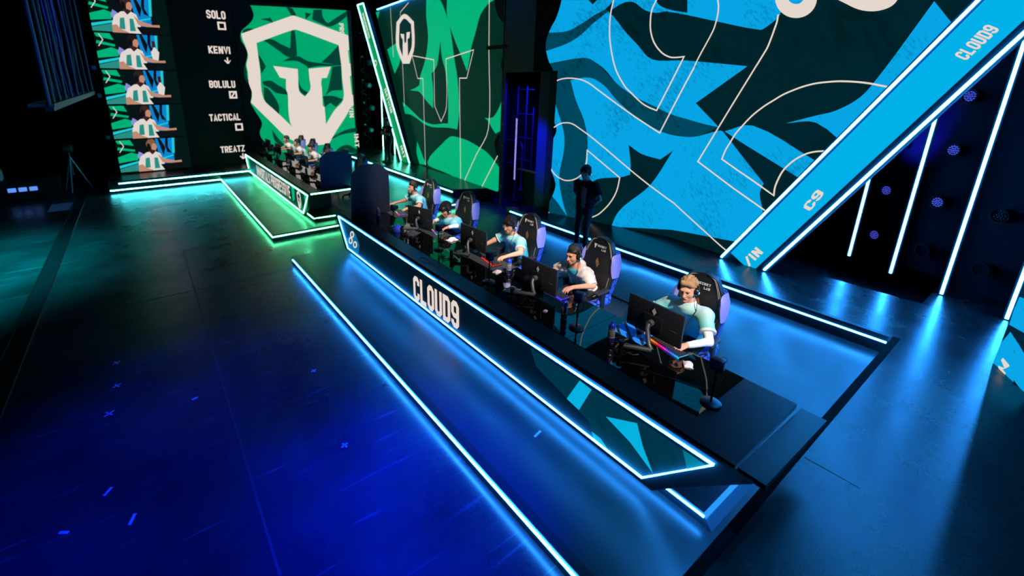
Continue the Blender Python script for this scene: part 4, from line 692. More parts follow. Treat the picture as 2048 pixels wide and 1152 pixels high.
def make_chair(label):
    t=thing('gaming_chair',label,'chair')
    zs=[.46,.55,.65,.75,.85,.95,1.02,1.08,1.14,1.2,1.25,1.28,1.30]
    lean=lambda z:.22+(z-.46)*.16      # backrest leans back (+x)
    def shell(x0,x1,s,zlo=.46,zhi=1.30,bul=.0):
        m_=MB(); Z=[z for z in zs if zlo-.001<=z<=zhi+.001]; vs=[]; U=9
        for z in Z:
            w=halfw(z)*s
            for face in (0,1):
                for i in range(U):
                    u=-1+2*i/(U-1); cx=(x0-bul*(1-u*u)-.05*abs(u)**3) if face==0 else x1-.03*abs(u)**3
                    vs.append((lean(z)+cx,u*w,z))
        fs=[]; st=2*U
        for k in range(len(Z)-1):
            o=k*st
            for i in range(U-1):
                fs.append((o+i,o+i+1,o+st+i+1,o+st+i)); fs.append((o+U+i,o+st+U+i,o+st+U+i+1,o+U+i+1))
            fs.append((o,o+st,o+st+U,o+U)); fs.append((o+U-1,o+2*U-1,o+st+2*U-1,o+st+U-1))
        for o in (0,(len(Z)-1)*st):
            for i in range(U-1): fs.append((o+i,o+U+i,o+U+i+1,o+i+1))
        return m_.add(vs,fs)
    bk=shell(-.012,.055,.955,bul=.03).build('backrest',CH_BLACK,t,True)
    shell(.045,.12,1.0,zhi=1.14).build('back_shell',CH_BLUE,t,True)
    for s in (-1,1):
        w=MB(); vs=[]
        prof=[(.79,.0),(.81,.25),(.85,.55),(.90,.85),(.96,1.0),(1.02,1.0),(1.07,.85),(1.105,.5),(1.12,.0)]
        n=len(prof)
        for z,k in prof:
            hw=halfw(z)
            for dx,dy in ((-.03-.055*k,hw*1.005),(-.05-.05*k,hw*(1-.10*k)),(-.03,hw*(1-.24*k)),(.05,hw*1.02),(.075,hw*1.045),(.02-.05*k,hw*1.045)): vs.append((lean(z)+dx,s*dy,z))
        m=6
        fs=[(i*m+j,i*m+(j+1)%m,(i+1)*m+(j+1)%m,(i+1)*m+j) for i in range(n-1) for j in range(m)]+[tuple(range(m)),tuple((n-1)*m+j for j in range(m-1,-1,-1))]
        w.add(vs,fs).build('side_wing',CH_LAV,t,True)
    for k in (.80,.87):
        for s in (-1,1): MB().tube([(lean(z)-.042-.02*k,s*halfw(z)*k*.97,z) for z in (1.06,1.12,1.18,1.23,1.265)]+[(lean(1.285)-.035,s*.05,1.285+.01*(k-.8))],.0035,5).build('piping',CH_PIPE,bk)
    for s in (-1,1):
        for k in (.8,.9): MB().tube([(lean(z)-.05,s*halfw(z)*k,z) for z in (.5,.6,.7,.78)],.004,5).build('piping',CH_PIPE,bk)
    tx=MB(); nz=Vector((-.16,0,0)); xo=lambda z:lean(z)-.048
    put_text(tx,'SECRET',(xo(1.165)-.002,.05,1.165),(0,-1,0),(.16,0,1),.03,.15); put_text(tx,'LAB',(xo(1.12)-.006,-.03,1.12),(0,-1,0),(.16,0,1),.03,.07)
    tx.flat([(xo(1.2)+.002,.11,1.20),(xo(1.2)+.002,.06,1.20),(xo(1.13)-.006,.085,1.13)]); tx.build('print',WHITE,bk,fix=False)
    gm=MB()
    for i,(a,b) in enumerate(((.95,.04),(.92,.045),(.89,.05))): gm.flat([(xo(a+.06)-.002,-.01-.02*i+.02,a+.06),(xo(a)-.006,.035-.012*i,a),(xo(a-.02)-.006,.02-.012*i,a-.02),(xo(a+.03)-.004,-.028-.012*i+.02,a+.03)])
    gm.build('emblem',CH_GOLD,bk,fix=False)
    MB().bbox((-.30,-.26,.40),(.24,.26,.50),.04).build('seat',CH_BLACK,t,True)
    for s in (-1,1): MB().bbox((-.32,s*.27-.05,.42),(.22,s*.27+.05,.55),.035).build('seat_bolster',CH_BLUE,t,True)
    for s in (-1,1):
        a=MB().bbox((-.17,s*.315-.045,.66),(.10,s*.315+.045,.69),.014).build('armrest',PLAST2,t,True)
        MB().box((-.06,s*.32-.02,.42),(.02,s*.32+.02,.66)).build('post',PLAST,a)
    MB().lathe([(.03,.1),(.03,.3),(.05,.3),(.12,.40)],(0,0,0),14).build('gas_lift',PLAST,t,True)
    for k in range(5):
        a=k*2*math.pi/5+.3; l=MB().tube([(0,0,.12),(.32*math.cos(a),.32*math.sin(a),.075)],[.035,.022],8).build('base_leg',PLAST,t)
        MB().lathe([(.03,-.02),(.03,.02)],(.32*math.cos(a),.32*math.sin(a),.03),12,0,'y').build('caster',PLAST,l)
    return t
chair0=make_chair('gaming chair behind the blond player in teal jersey, nearest')
chair0['group']='gaming chairs at the blue-lit desk'
CHAIRS=[(4.86,2.25,.10),(4.88,3.74,.02),(4.88,5.20,.03),(4.92,7.06,.05),(4.92,8.50,.05)]
cl=['','gaming chair behind the player in the cream hoodie','gaming chair behind the player wearing glasses','gaming chair behind the leaning player with white sleeves','gaming chair behind the bearded player at the far end of the blue desk']
for i,(x,y,r) in enumerate(CHAIRS):
    if i==0: chair0.location=(x,y,Rz); chair0.rotation_euler=(0,0,r)
    else: dup(chair0,cl[i],(x,y,Rz),r)
GCH=[(5.0,18.75),(5.05,17.4),(5.05,15.75),(5.05,14.1),(5.05,12.75)]
gl_=['farthest gaming chair at the green-lit desk','second farthest gaming chair at the green-lit desk','middle gaming chair at the green-lit desk','second nearest gaming chair at the green-lit desk','nearest chair at the green desk, beside the dark blue board']
for (x,y),l in zip(GCH,gl_): d=dup(chair0,l,(x,y,Rz),.05); d['group']='gaming chairs at the green-lit desk'

# ------------------------------------------------------------------ monitors, keyboards, mice, pads, bottles, camera stands
EMB=mat('emblem_silver',(205,208,205),.35,.2); MONB=mat('monitor_back',(30,33,36),.36); MONF=screen('monitor_picture',(60,110,120))
def make_monitor(label,loc,rz,grp):
    t=thing('monitor',label,'monitor',loc,rz,grp); h=loc[2]-(Tz+.0045)
    p=MB().bbox((-.02,-.31,.0),(.012,.31,.36),.008).build('panel',MONB,t,True)
    MB().bbox((.0115,-.302,.012),(.014,.302,.352),.001).build('picture',MONF,p)
    MB().bbox((-.05,-.11,.08),(-.018,.11,.24),.02).build('rear_housing',PLAST,t,True)
    MB().lathe([(.047,-.024),(.047,-.0195)],(0,0.0,.275),24,0,'x').build('emblem_disc',BLACK,p)
    MB().flat([(-.0255,0,.318),(-.0255,-.027,.275),(-.0255,0,.232),(-.0255,.027,.275)]).build('emblem',EMB,p)
    MB().box((-.0215,-.255,.15),(-.0203,-.20,.157)).add([(-.0215,-.195,.15),(-.0215,-.187,.163),(-.0215,-.183,.15)],[(0,1,2)]).build('print',SILVER,p)
    e=-h+.085
    arm=MB().tube([(-.05,0,.16),(-.10,0,.16)],.035,12).tube([(-.10,0,.16),(-.13,-.01,.12),(-.17,-.07,e+.04),(-.19,-.12,e)],.024,10).tube([(-.19,-.12,e),(-.28,.0,e),(-.36,.09,e)],.026,10)
    a=arm.build('monitor_arm',mat('arm_grey',(58,60,66),.36),t,True)
    MB().lathe([(.05,-h),(.05,-h+.014),(.026,-h+.014),(.026,e+.05),(.032,e+.05),(.032,e+.058)],(-.37,.10,0),14).build('arm_post',PLAST,a,True)
    return t
ml_=['monitor of the blond player nearest the camera, rear with white diamond','monitor in front of the hoodie player, rear with white diamond','monitor in front of the player wearing glasses','steeply turned monitor in front of the white-sleeved player','farthest monitor on the blue desk, against the black board']
for (x,y,z,r),l in zip(((4.06,2.20,1.06,-.03),(3.95,3.76,1.0,.02),(4.06,5.32,1.03,.06),(4.02,6.92,.99,.28),(4.08,8.80,1.06,.05)),ml_): make_monitor(l,(x,y,z),r,'monitors on the blue-lit desk')
for i,y in enumerate((18.55,17.05,15.4,13.9,12.5)):
    make_monitor('dark monitor at the green-lit desk, '+('farthest in its row','second farthest in its row','middle of its row','second nearest in its row','nearest, half behind the blue board')[i],(3.98,y,1.03),.05,'monitors on the green-lit desk')

def rainbow(name,cols,k=1.6):
    mm=bpy.data.materials.new(name); mm.use_nodes=True; nt=mm.node_tree; b=nt.nodes['Principled BSDF']; b.inputs['Base Color'].default_value=(.02,.02,.02,1)
    tc=nt.nodes.new('ShaderNodeTexCoord'); sp=nt.nodes.new('ShaderNodeSeparateXYZ'); mr=nt.nodes.new('ShaderNodeMapRange'); mr.inputs['From Min'].default_value=.2; mr.inputs['From Max'].default_value=-.2
    rp=nt.nodes.new('ShaderNodeValToRGB'); rp.color_ramp.elements.remove(rp.color_ramp.elements[1])
    for i,c in enumerate(cols):
        e=rp.color_ramp.elements[0] if i==0 else rp.color_ramp.elements.new(i/max(1,len(cols)-1)); e.position=i/max(1,len(cols)-1); e.color=(*lin(c),1)
    nt.links.new(tc.outputs['Object'],sp.inputs[0]); nt.links.new(sp.outputs['Y'],mr.inputs['Value']); nt.links.new(mr.outputs[0],rp.inputs['Fac']); nt.links.new(rp.outputs['Color'],b.inputs['Emission Color']); b.inputs['Emission Strength'].default_value=k
    return mm
CAPS=mat('keycap_black',(30,28,32),.5)
def keyboard(loc,rz,label,cols):
    t=thing('keyboard',label,'keyboard',loc,rz,'keyboards on the desks')
    MB().bbox((-.07,-.2,.0),(.07,.2,.018),.005).build('case',PLAST,t,True)
    gm=rainbow('key_glow',cols); g=MB(); k=MB()
    for r in range(5):
        for c in range(16):
            y=.188-c*.0247; x=-.058+r*.026
            g.box((x-.0125,y-.012,.0182),(x+.0125,y+.012,.0205)); k.bbox((x-.0112,y-.0106,.0195),(x+.0112,y+.0106,.030),.003,0,1)
    g.box((-.074,-.195,.004),(-.0705,.195,.012))
    g.build('key_glow',gm,t); o=k.build('keycaps',CAPS,t); o['kind']='stuff'
RB=[(255,150,20),(255,120,40),(255,30,60),(230,40,200),(90,80,255),(40,140,255),(30,200,255)]
keyboard((4.19,2.08,Tz+.004),-.22,'keyboard with orange-pink-blue glow, nearest player',RB)
keyboard((4.14,3.62,Tz+.004),-.1,'keyboard glowing blue-violet under the hoodie player hand',[(60,40,255),(70,60,255),(90,50,255)])
keyboard((4.12,4.93,Tz+.0075),-.18,'keyboard with red-lit keys on the grey desk mat',[(255,10,30),(255,20,40),(255,10,20)])
keyboard((4.20,6.60,Tz+.0075),-.3,'rainbow keyboard of the white-sleeved player, pink and green glow',[(255,140,20),(60,220,60),(255,60,200),(160,60,255),(40,140,255),(20,230,180)])
keyboard((4.20,8.05,Tz+.0075),-.25,'rainbow keyboard of the bearded player at the far end',[(40,160,255),(60,230,60),(255,230,40),(255,40,40),(190,50,255),(170,60,255)])
def mouse(loc,rz,label,m):
    t=thing('mouse',label,'mouse',loc,rz,'mice on the desks')
    b=MB().lathe([(.002,0),(.031,.0),(.033,.012),(.028,.028),(.015,.036),(.002,.038)],(0,0,0),16)
    b.v=[(x*1.75,y,z) for x,y,z in b.v]; b.build('shell',m,t,True); MB().lathe([(.008,-.004),(.008,.004)],(-.03,0,.03),10,0,'y').build('wheel',PLAST2,t)
MPAD=mat('mat_cloth',(40,42,44),.8)
mouse((4.20,2.42,Tz+.0078),.1,'black mouse on the blue striped pad',PLAST); mouse((4.17,5.40,Tz+.0075),.0,'silver mouse on the grey desk mat',mat('mouse_silver',(190,190,192),.3)); mouse((4.18,8.72,Tz+.0075),.1,'pale blue mouse of the bearded player',mat('mouse_pale',(140,180,220),.3)); mouse((4.2,6.98,Tz+.0075),0,'dark mouse of the white-sleeved player',PLAST); mouse((4.27,4.0,Tz+.004),0,'dark mouse behind the hoodie player monitor',PLAST)
def deskmat(x0,x1,y0,y1,label): tag(MB().bbox((x0,y0,Tz+.004),(x1,y1,Tz+.0075),.002).build('desk_mat',MPAD),label,'desk mat','dark desk mats')
deskmat(3.92,4.30,4.55,5.62,'dark grey desk mat in front of the player wearing glasses'); deskmat(3.98,4.30,6.30,7.25,'dark desk mat under the white-sleeved player arms'); deskmat(3.98,4.30,7.80,8.95,'dark desk mat under the bearded player hands')
pd=thing('mouse_pad','bright blue mouse pad with black diagonal stripes and white emblem','mouse pad',(4.17,2.46,Tz+.004))
MB().bbox((-.18,-.2,0),(.18,.2,.0035),.001).build('cloth',mat('pad_blue',(22,130,225),.7),pd)
st=MB()
for i in range(5):
    c=-.30+i*.15
    p=clip_poly([(c-.18,-.2),(c+.045-.18,-.2),(c+.045+.22,.2),(c+.22,.2)],-.18,.18,-.2,.2)
    if len(p)>2: st.flat([(u,v,.0038) for u,v in p])
st.build('stripes',mat('pad_black',(14,16,22),.7),pd,fix=False)
em=MB(); rings(em,lambda u,v:(-v,u,.0042),(-.07,.04),.026,0); em.build('emblem',WHITE,pd,fix=False)
BCAP=mat('bottle_blue_cap',(24,50,200),.3); BSIL=mat('bottle_silver',(150,158,172),.32,.5); BNAVY=mat('bottle_navy',(18,30,90),.35); BRED=mat('bottle_red',(220,30,40),.4)
def bottle(loc,label,cap=BCAP):
    t=thing('sports_bottle',label,'bottle',loc,0,'sports bottles on the desks')
    MB().lathe([(.034,0),(.037,.006),(.037,.07),(.033,.08),(.037,.09),(.037,.15),(.033,.158),(.036,.166),(.036,.185)],(0,0,0),24).build('body',BSIL,t,True)
    MB().lathe([(.0374,.012),(.0374,.068)],(0,0,0),24).build('label_band',BNAVY,t,True)
    l=MB(); l.flat([(-.0378*math.cos(a),-.0378*math.sin(a),z) for a,z in ((.1,.03),(.7,.03),(.7,.05),(.1,.05))]); l.build('mark',BRED,t,fix=False)
    MB().lathe([(.0365,.183),(.0365,.195),(.033,.215),(.020,.23),(.012,.234),(.012,.25),(.005,.254)],(0,0,0),20).build('cap',cap,t,True)
bottle((3.77,2.49,Tz+.004),'blue-capped bottle beside the striped mouse pad'); bottle((3.74,3.12,Tz+.004),'blue-capped bottle between the first two camera stands'); bottle((4.04,4.44,Tz+.004),'blue-capped bottle by the hand on the red keyboard'); bottle((3.64,7.95,Tz+.004),'silver bottle by the far monitor and black board',BSIL)
for i,y in enumerate((17.9,16.2,14.6,13.0)): bottle((3.75,y,Tz+.004),'pale bottle on the green-lit desk, '+('farthest','third nearest','second nearest','nearest to the blue board')[i],WHITE)
CAMB=mat('camera_blueblack',(26,34,60),.35)
def cam_stand(loc,rz,label,h=.33):
    t=thing('camera_stand',label,'camera',loc,rz,'small cameras on round-based stands')
    MB().lathe([(.085,0),(.085,.012),(.078,.018),(.012,.022)],(0,0,0),28).build('base',mat('stand_base',(34,40,56),.35),t,True)
    MB().lathe([(.0085,.02),(.0085,h)],(0,0,0),10).lathe([(.013,.14),(.013,.20)],(0,0,0),10).build('pole',PLAST,t,True)
    c=MB().bbox((-.035,-.05,h),(.045,.05,h+.115),.012).build('camera_body',CAMB,t,True)
    MB().lathe([(.034,.045),(.034,.10),(.028,.10)],(0,0,h+.06),16,0,'x').build('lens',PLAST,c,True)
    MB().tube([(-.03,-.05,h+.05),(-.02,-.085,h),(0,-.06,h-.08),(0,-.01,h-.12)],.004,6).build('cable',BLACK,c)
    return t
for i,(x,y) in enumerate(((3.69,1.40),(3.69,2.89),(3.63,4.39),(3.72,5.82),(3.65,7.30))):
    cam_stand((x,y,Tz+.004),.15*(i%2),('camera stand nearest the desk end, right of the blond player','camera stand in front of the hoodie player','camera stand beside the red-lit keyboard','camera stand by the white-sleeved player','farthest camera stand, beside the blue cap')[i],.33)
for i,y in enumerate((18.0,16.5,14.95,13.4)): cam_stand((3.7,y,Tz+.004),.1,'camera stand on the green-lit desk, '+('farthest','second farthest','second nearest','nearest')[i])
# tissue packets, cloth, cap, crumpled bags and cables
PAPER=mat('paper_white',(214,204,204),.7,bump=(40,.6,.01))
def packet(loc,rz,s,label,m=PAPER):
    random.seed(int(loc[1]*100)); mb=MB(); n=6; vs=[]
    for i in range(n):
        for j in range(n):
            u,v=i/(n-1)*2-1,j/(n-1)*2-1; vs.append((u*s*(1+.12*random.uniform(-1,1)),v*s*.75*(1+.12*random.uniform(-1,1)),.003+.03*s/.06*max(0,(1-u*u)*(1-v*v))+random.uniform(0,.012)))
    fs=[(i*n+j,i*n+j+1,(i+1)*n+j+1,(i+1)*n+j) for i in range(n-1) for j in range(n-1)]
    k=len(vs); vs+=[(x,y,0.0) for x,y,z in vs]; fs+=[(a+k,d+k,c+k,b+k) for a,b,c,d in fs]
    rim=[i for i in range(n)]+[i*n+n-1 for i in range(1,n)]+[(n-1)*n+i for i in range(n-2,-1,-1)]+[i*n for i in range(n-2,0,-1)]
    fs+=[(rim[i],rim[(i+1)%len(rim)],rim[(i+1)%len(rim)]+k,rim[i]+k) for i in range(len(rim))]
    mb.add(vs,fs); o=mb.build('tissue_packet',m,None,True,loc); o.rotation_euler=(0,0,rz); return tag(o,label,'packet')
packet((4.06,1.80,Tz+.0045),.6,.055,'crumpled white packet by the nearest player hand'); packet((3.94,4.58,Tz+.0045),.2,.06,'crumpled white tissue beside the red keyboard bottle'); packet((4.17,6.08,Tz+.0045),.1,.09,'flat white cloth in front of the white-sleeved player'); packet((3.76,4.16,Tz+.0045),.9,.06,'lavender-white wrapper behind the middle monitor arm',mat('lavender_paper',(170,165,220),.6)); packet((3.68,3.36,Tz+.0045),.4,.028,'tiny crumpled wrapper on the gloss panel')
PLASTIC=mat('clear_plastic',(60,60,70),.12,coat=1.0,bump=(22,1.0,.03))
packet((3.75,6.75,Tz+.0045),.5,.13,'crumpled clear plastic bag between cap and stand',PLASTIC); packet((3.88,6.95,Tz+.0045),.2,.09,'crumpled clear bag beside the far keyboard',PLASTIC); packet((3.72,4.02,Tz+.0045),.2,.10,'crumpled dark plastic by the middle bottle',PLASTIC)
cp=thing('cap','blue baseball cap lying on the blue-lit desk','cap',(3.62,7.08,Tz+.004),2.2)
MB().lathe([(.10,0),(.104,.03),(.09,.075),(.05,.105),(.003,.115)],(0,0,0),22).build('crown',mat('cap_blue',(30,70,210),.7),cp,True)
br=MB(); br.prism([(.09*math.cos(a),.09*math.sin(a)) for a in [math.radians(-65+i*13) for i in range(11)]]+[(.075+.10*math.cos(a),.085*math.sin(a)) for a in [math.radians(65-i*13) for i in range(11)]],lambda p,t:(p[0],p[1],t),.004,.010); br.build('brim',mat('cap_navy',(16,22,60),.7),cp)
CAB=mat('cable_black',(10,10,12),.45)
def cable(y0,label,seed,n=5,x0=3.62):
    random.seed(seed); mb=MB()
    for i in range(n):
        x=x0+random.uniform(-.05,.15); y=y0+random.uniform(-.1,.1); pts=[]
        for k in range(10):
            x+=random.uniform(-.05,.06); y+=random.uniform(-.075,.075); x=min(4.0,max(3.5,x)); pts.append((x,y,Tz+.009+.018*abs(math.sin(k*1.7+i))))
        mb.tube(pts,.0042,6)
    return tag(mb.build('cable_tangle',CAB,None,True),label,'cable','cable tangles on the blue desk')
cable(2.30,'black cable tangle at the foot of the nearest monitor arm',3,6); cable(3.72,'black cable tangle behind the hoodie player monitor',5,7); cable(5.35,'black cables behind the middle monitor',8,5); cable(6.75,'black cables and straps near the blue cap',9,6)
tag(MB().tube([(3.62,2.25,Tz+.01),(3.58,2.1,Tz+.01),(3.66,1.9,Tz+.01),(3.76,1.7,Tz+.01),(3.83,1.5,Tz+.012),(3.78,1.37,Tz+.05),(3.72,1.38,Tz+.16)],.0042,6).build('camera_cable',CAB,None,True),'thin cable running from monitor arm to the nearest camera stand','cable')
tag(MB().tube([(3.3+.06*math.cos(a)*1.0,5.55+.16*math.sin(a),Tz+.005) for a in [i*.5 for i in range(14)]],.003,6).build('loose_cable',CAB,None,True),'thin looped cable on the front edge of the blue desk','cable')

# ------------------------------------------------------------------ people: signed-distance bodies meshed with surface nets
class SDF:
    def __init__(s, h): s.h=h; s.p=[]
    def cap(s,a,b,r0,r1=None,k=.02,flat=False): s.p.append(('c',np.array(a,float),np.array(b,float),r0,r0 if r1 is None else r1,k,flat,1)); return s
    def ell(s,c,r,R=None,k=.02,sub=False): s.p.append(('e',np.array(c,float),np.array(r,float),np.eye(3) if R is None else R,k,-1 if sub else 1)); return s
    def sub(s,a,b,r0,r1=None,k=.01): s.p.append(('c',np.array(a,float),np.array(b,float),r0,r0 if r1 is None else r1,k,False,-1)); return s
    def cut(s,o,n): s.p.append(('h',np.array(o,float),np.array(n,float)/np.linalg.norm(n))); return s   # removes the side n points to
    def bounds(s):
        lo=np.full(3,1e9); hi=-lo
        for q in s.p:
            if q[0]=='h' or q[-1]==-1: continue
            if q[0]=='c':
                m=max(q[3],q[4]); lo=np.minimum(lo,np.minimum(q[1],q[2])-m); hi=np.maximum(hi,np.maximum(q[1],q[2])+m)
            else: m=max(q[2]); lo=np.minimum(lo,q[1]-m); hi=np.maximum(hi,q[1]+m)
        return lo-3*s.h-.01, hi+3*s.h+.01
    def field(s, wr=0.0, wf=1.0):
        lo,hi=s.bounds(); h=s.h; n=np.ceil((hi-lo)/h).astype(int)+1
        f=np.full(n,.5,np.float32); ax=[lo[i]+h*np.arange(n[i]) for i in range(3)]
        for q in s.p:
            if q[0]=='h':
                d=(ax[0][:,None,None]-q[1][0])*q[2][0]+(ax[1][None,:,None]-q[1][1])*q[2][1]+(ax[2][None,None,:]-q[1][2])*q[2][2]
                f=np.maximum(f,d); continue
            if q[0]=='c': m=max(q[3],q[4]); a,b=np.minimum(q[1],q[2])-m,np.maximum(q[1],q[2])+m; k=q[5]
            else: m=max(q[2]); a,b=q[1]-m,q[1]+m; k=q[4]
            mg=max(.05,2*k)+2*h
            i0=np.clip(np.floor((a-mg-lo)/h).astype(int),0,n-1); i1=np.clip(np.ceil((b+mg-lo)/h).astype(int)+1,1,n)
            X,Y,Zz=[ax[i][i0[i]:i1[i]] for i in range(3)]; X=X[:,None,None]; Y=Y[None,:,None]; Zz=Zz[None,None,:]
            if q[0]=='c':
                A,B=q[1],q[2]; e=B-A; L2=max(1e-9,e@e); px,py,pz=X-A[0],Y-A[1],Zz-A[2]
                t0=(px*e[0]+py*e[1]+pz*e[2])/L2; t=np.clip(t0,0,1)
                d=np.sqrt((px-t*e[0])**2+(py-t*e[1])**2+(pz-t*e[2])**2)-(q[3]+(q[4]-q[3])*t)
                if q[6]: d=np.maximum(d,(np.abs(t0-.5)-.5)*math.sqrt(L2))
            else:
                R=q[3]; px,py,pz=X-q[1][0],Y-q[1][1],Zz-q[1][2]
                u=[(R[0,i]*px+R[1,i]*py+R[2,i]*pz)/q[2][i] for i in range(3)]
                g=np.sqrt(u[0]**2+u[1]**2+u[2]**2)+1e-9; g2=np.sqrt((u[0]/q[2][0])**2+(u[1]/q[2][1])**2+(u[2]/q[2][2])**2)+1e-9
                d=g*(g-1)/g2
            sl=(slice(i0[0],i1[0]),slice(i0[1],i1[1]),slice(i0[2],i1[2])); F=f[sl]
            if q[-1]==1:
                hh=np.maximum(k-np.abs(F-d),0)/k; f[sl]=np.minimum(F,d)-hh*hh*k*.25
            else: f[sl]=np.maximum(F,-d)
        if wr:
            X,Y,Zz=ax[0][:,None,None],ax[1][None,:,None],ax[2][None,None,:]
            f=f+wr*(np.sin(wf*(34*Zz+19*Y)+2.6*np.sin(11*X+7*Y))*np.sin(wf*(17*X-13*Zz)+1.9*np.sin(9*Zz+5*Y))+.5*np.sin(wf*(52*Zz-31*X)+2*np.sin(14*Y)))
        return f,lo
    def mesh(s, name, mats, parent=None, wr=0.0, wf=1.0, origin=(0,0,0), matfn=None):
        f,lo=s.field(wr,wf); h=s.h; g=f<0; n=np.array(f.shape)
        cnt=sum(g[i:n[0]-1+i,j:n[1]-1+j,k:n[2]-1+k].astype(np.int8) for i in (0,1) for j in (0,1) for k in (0,1))
        act=(cnt>0)&(cnt<8); idx=np.full(act.shape,-1,np.int64); ci=np.argwhere(act); idx[act]=np.arange(len(ci))
        pos=np.zeros((len(ci),3)); w=np.zeros(len(ci))
        C=[(0,0,0),(1,0,0),(0,1,0),(1,1,0),(0,0,1),(1,0,1),(0,1,1),(1,1,1)]
        for a in range(8):
            for bb in range(a+1,8):
                if sum(abs(C[a][i]-C[bb][i]) for i in range(3))!=1: continue
                fa=f[ci[:,0]+C[a][0],ci[:,1]+C[a][1],ci[:,2]+C[a][2]]; fb=f[ci[:,0]+C[bb][0],ci[:,1]+C[bb][1],ci[:,2]+C[bb][2]]
                mk=(fa<0)!=(fb<0); t=np.where(mk,fa/np.where(fa-fb==0,1,fa-fb),0)
                pp=np.array(C[a])[None]+t[:,None]*(np.array(C[bb])-np.array(C[a]))[None]
                pos+=pp*mk[:,None]; w+=mk
        pos=(pos/np.maximum(w,1)[:,None]+ci)*h+lo
        F=[]
        for ax_ in range(3):
            o=[0,0,0]; o[ax_]=1; b1,b2=[(1,2),(2,0),(0,1)][ax_]
            sa=g[:n[0]-o[0],:n[1]-o[1],:n[2]-o[2]]; sb=g[o[0]:,o[1]:,o[2]:]
            e=np.argwhere(sa!=sb); 
            ok=(e[:,b1]>0)&(e[:,b2]>0)&(e[:,b1]<n[b1]-1)&(e[:,b2]<n[b2]-1)&(e[:,ax_]<n[ax_]-1); e=e[ok]
            fl=sa[e[:,0],e[:,1],e[:,2]]
            def cid(d1,d2):
                q=e.copy(); q[:,b1]-=d1; q[:,b2]-=d2; return idx[q[:,0],q[:,1],q[:,2]]
            q=np.stack([cid(1,1),cid(0,1),cid(0,0),cid(1,0)],1); q[~fl]=q[~fl][:,::-1]; F.append(q)
        F=np.concatenate(F); F=F[(F>=0).all(1)]
        me=bpy.data.meshes.new(name); pos=pos-np.array(origin)
        me.vertices.add(len(pos)); me.vertices.foreach_set('co',pos.astype(np.float32).ravel())
        me.loops.add(len(F)*4); me.loops.foreach_set('vertex_index',F.ravel().astype(np.int32))
        me.polygons.add(len(F)); me.polygons.foreach_set('loop_start',np.arange(len(F),dtype=np.int32)*4)
        me.polygons.foreach_set('use_smooth',np.ones(len(F),bool)); me.update(calc_edges=True); me.validate()
        for mm in (mats if isinstance(mats,(list,tuple)) else [mats]): me.materials.append(mm)
        if matfn is not None:
            cc=pos[F].mean(1)+np.array(origin); me.polygons.foreach_set('material_index',matfn(cc).astype(np.int32))
        o=bpy.data.objects.new(name,me); COL.objects.link(o)
        if parent is not None: o.parent=parent
        return o
def rotm(yaw,pitch,roll=0.0):
    """head frame: columns are front(-x at rest) ... returns 3x3 taking rest coordinates to posed ones"""
    return np.array((Matrix.Rotation(yaw,3,'Z')@Matrix.Rotation(pitch,3,'Y')@Matrix.Rotation(roll,3,'X')))
def V(*a): return np.array(a,float)
def hand(s, wr, f, up, side, curl, k=.006, sc=1.0):
    """palm and five fingers; f forward, side = thumb side"""
    f=f/np.linalg.norm(f); side=side-f*(side@f); side/=np.linalg.norm(side); up=np.cross(f,side); up=up if up[2]>0 else -up
    kn=[]
    for o,l in ((.030,.088),(.010,.092),(-.010,.088),(-.028,.080)):
        K=wr+f*l*sc+side*o*sc+up*.006; kn.append(K); s.cap(wr+side*o*.55*sc+f*.012,K,.0135*sc,.0115*sc,.016)
    s.ell(wr+f*.05*sc,(.05*sc,.034*sc,.0145*sc),np.stack([f,side,up],1),.014)
    for i,(K,l) in enumerate(zip(kn,(.072,.080,.074,.058))):
        spread=side*(.16,.04,-.06,-.18)[i]; c=curl[i]
        d1=f*math.cos(c*.35)+spread-up*math.sin(c*.35); d2=f*math.cos(c*.95)+spread*.6-up*math.sin(c*.95); d3=f*math.cos(c*1.35)+spread*.4-up*math.sin(c*1.35)
        p1=K+d1*l*.45*sc; p2=p1+d2*l*.32*sc; p3=p2+d3*l*.25*sc
        s.cap(K,p1,.0098*sc,.0090*sc,k).cap(p1,p2,.0090*sc,.0082*sc,.004).cap(p2,p3,.0082*sc,.0068*sc,.004)
    t0=wr+f*.022*sc+side*.022*sc; t1=t0+(f*.55+side*.75-up*.15)*.042*sc; t2=t1+(f*.9+side*.25-up*.25)*.032*sc; t3=t2+(f*.95-side*.05-up*.3)*.024*sc
    s.cap(t0,t1,.0145*sc,.0115*sc,.01).cap(t1,t2,.0110*sc,.0098*sc,.004).cap(t2,t3,.0098*sc,.0078*sc,.004)
SKIN={}
def skin(name,rgb):
    mm=mat('skin_'+name,rgb,.5,spec=.35); b=mm.node_tree.nodes['Principled BSDF']; b.inputs['Subsurface Weight'].default_value=.12; b.inputs['Subsurface Radius'].default_value=(.02,.008,.005); b.inputs['Subsurface Scale'].default_value=.5
    return mm
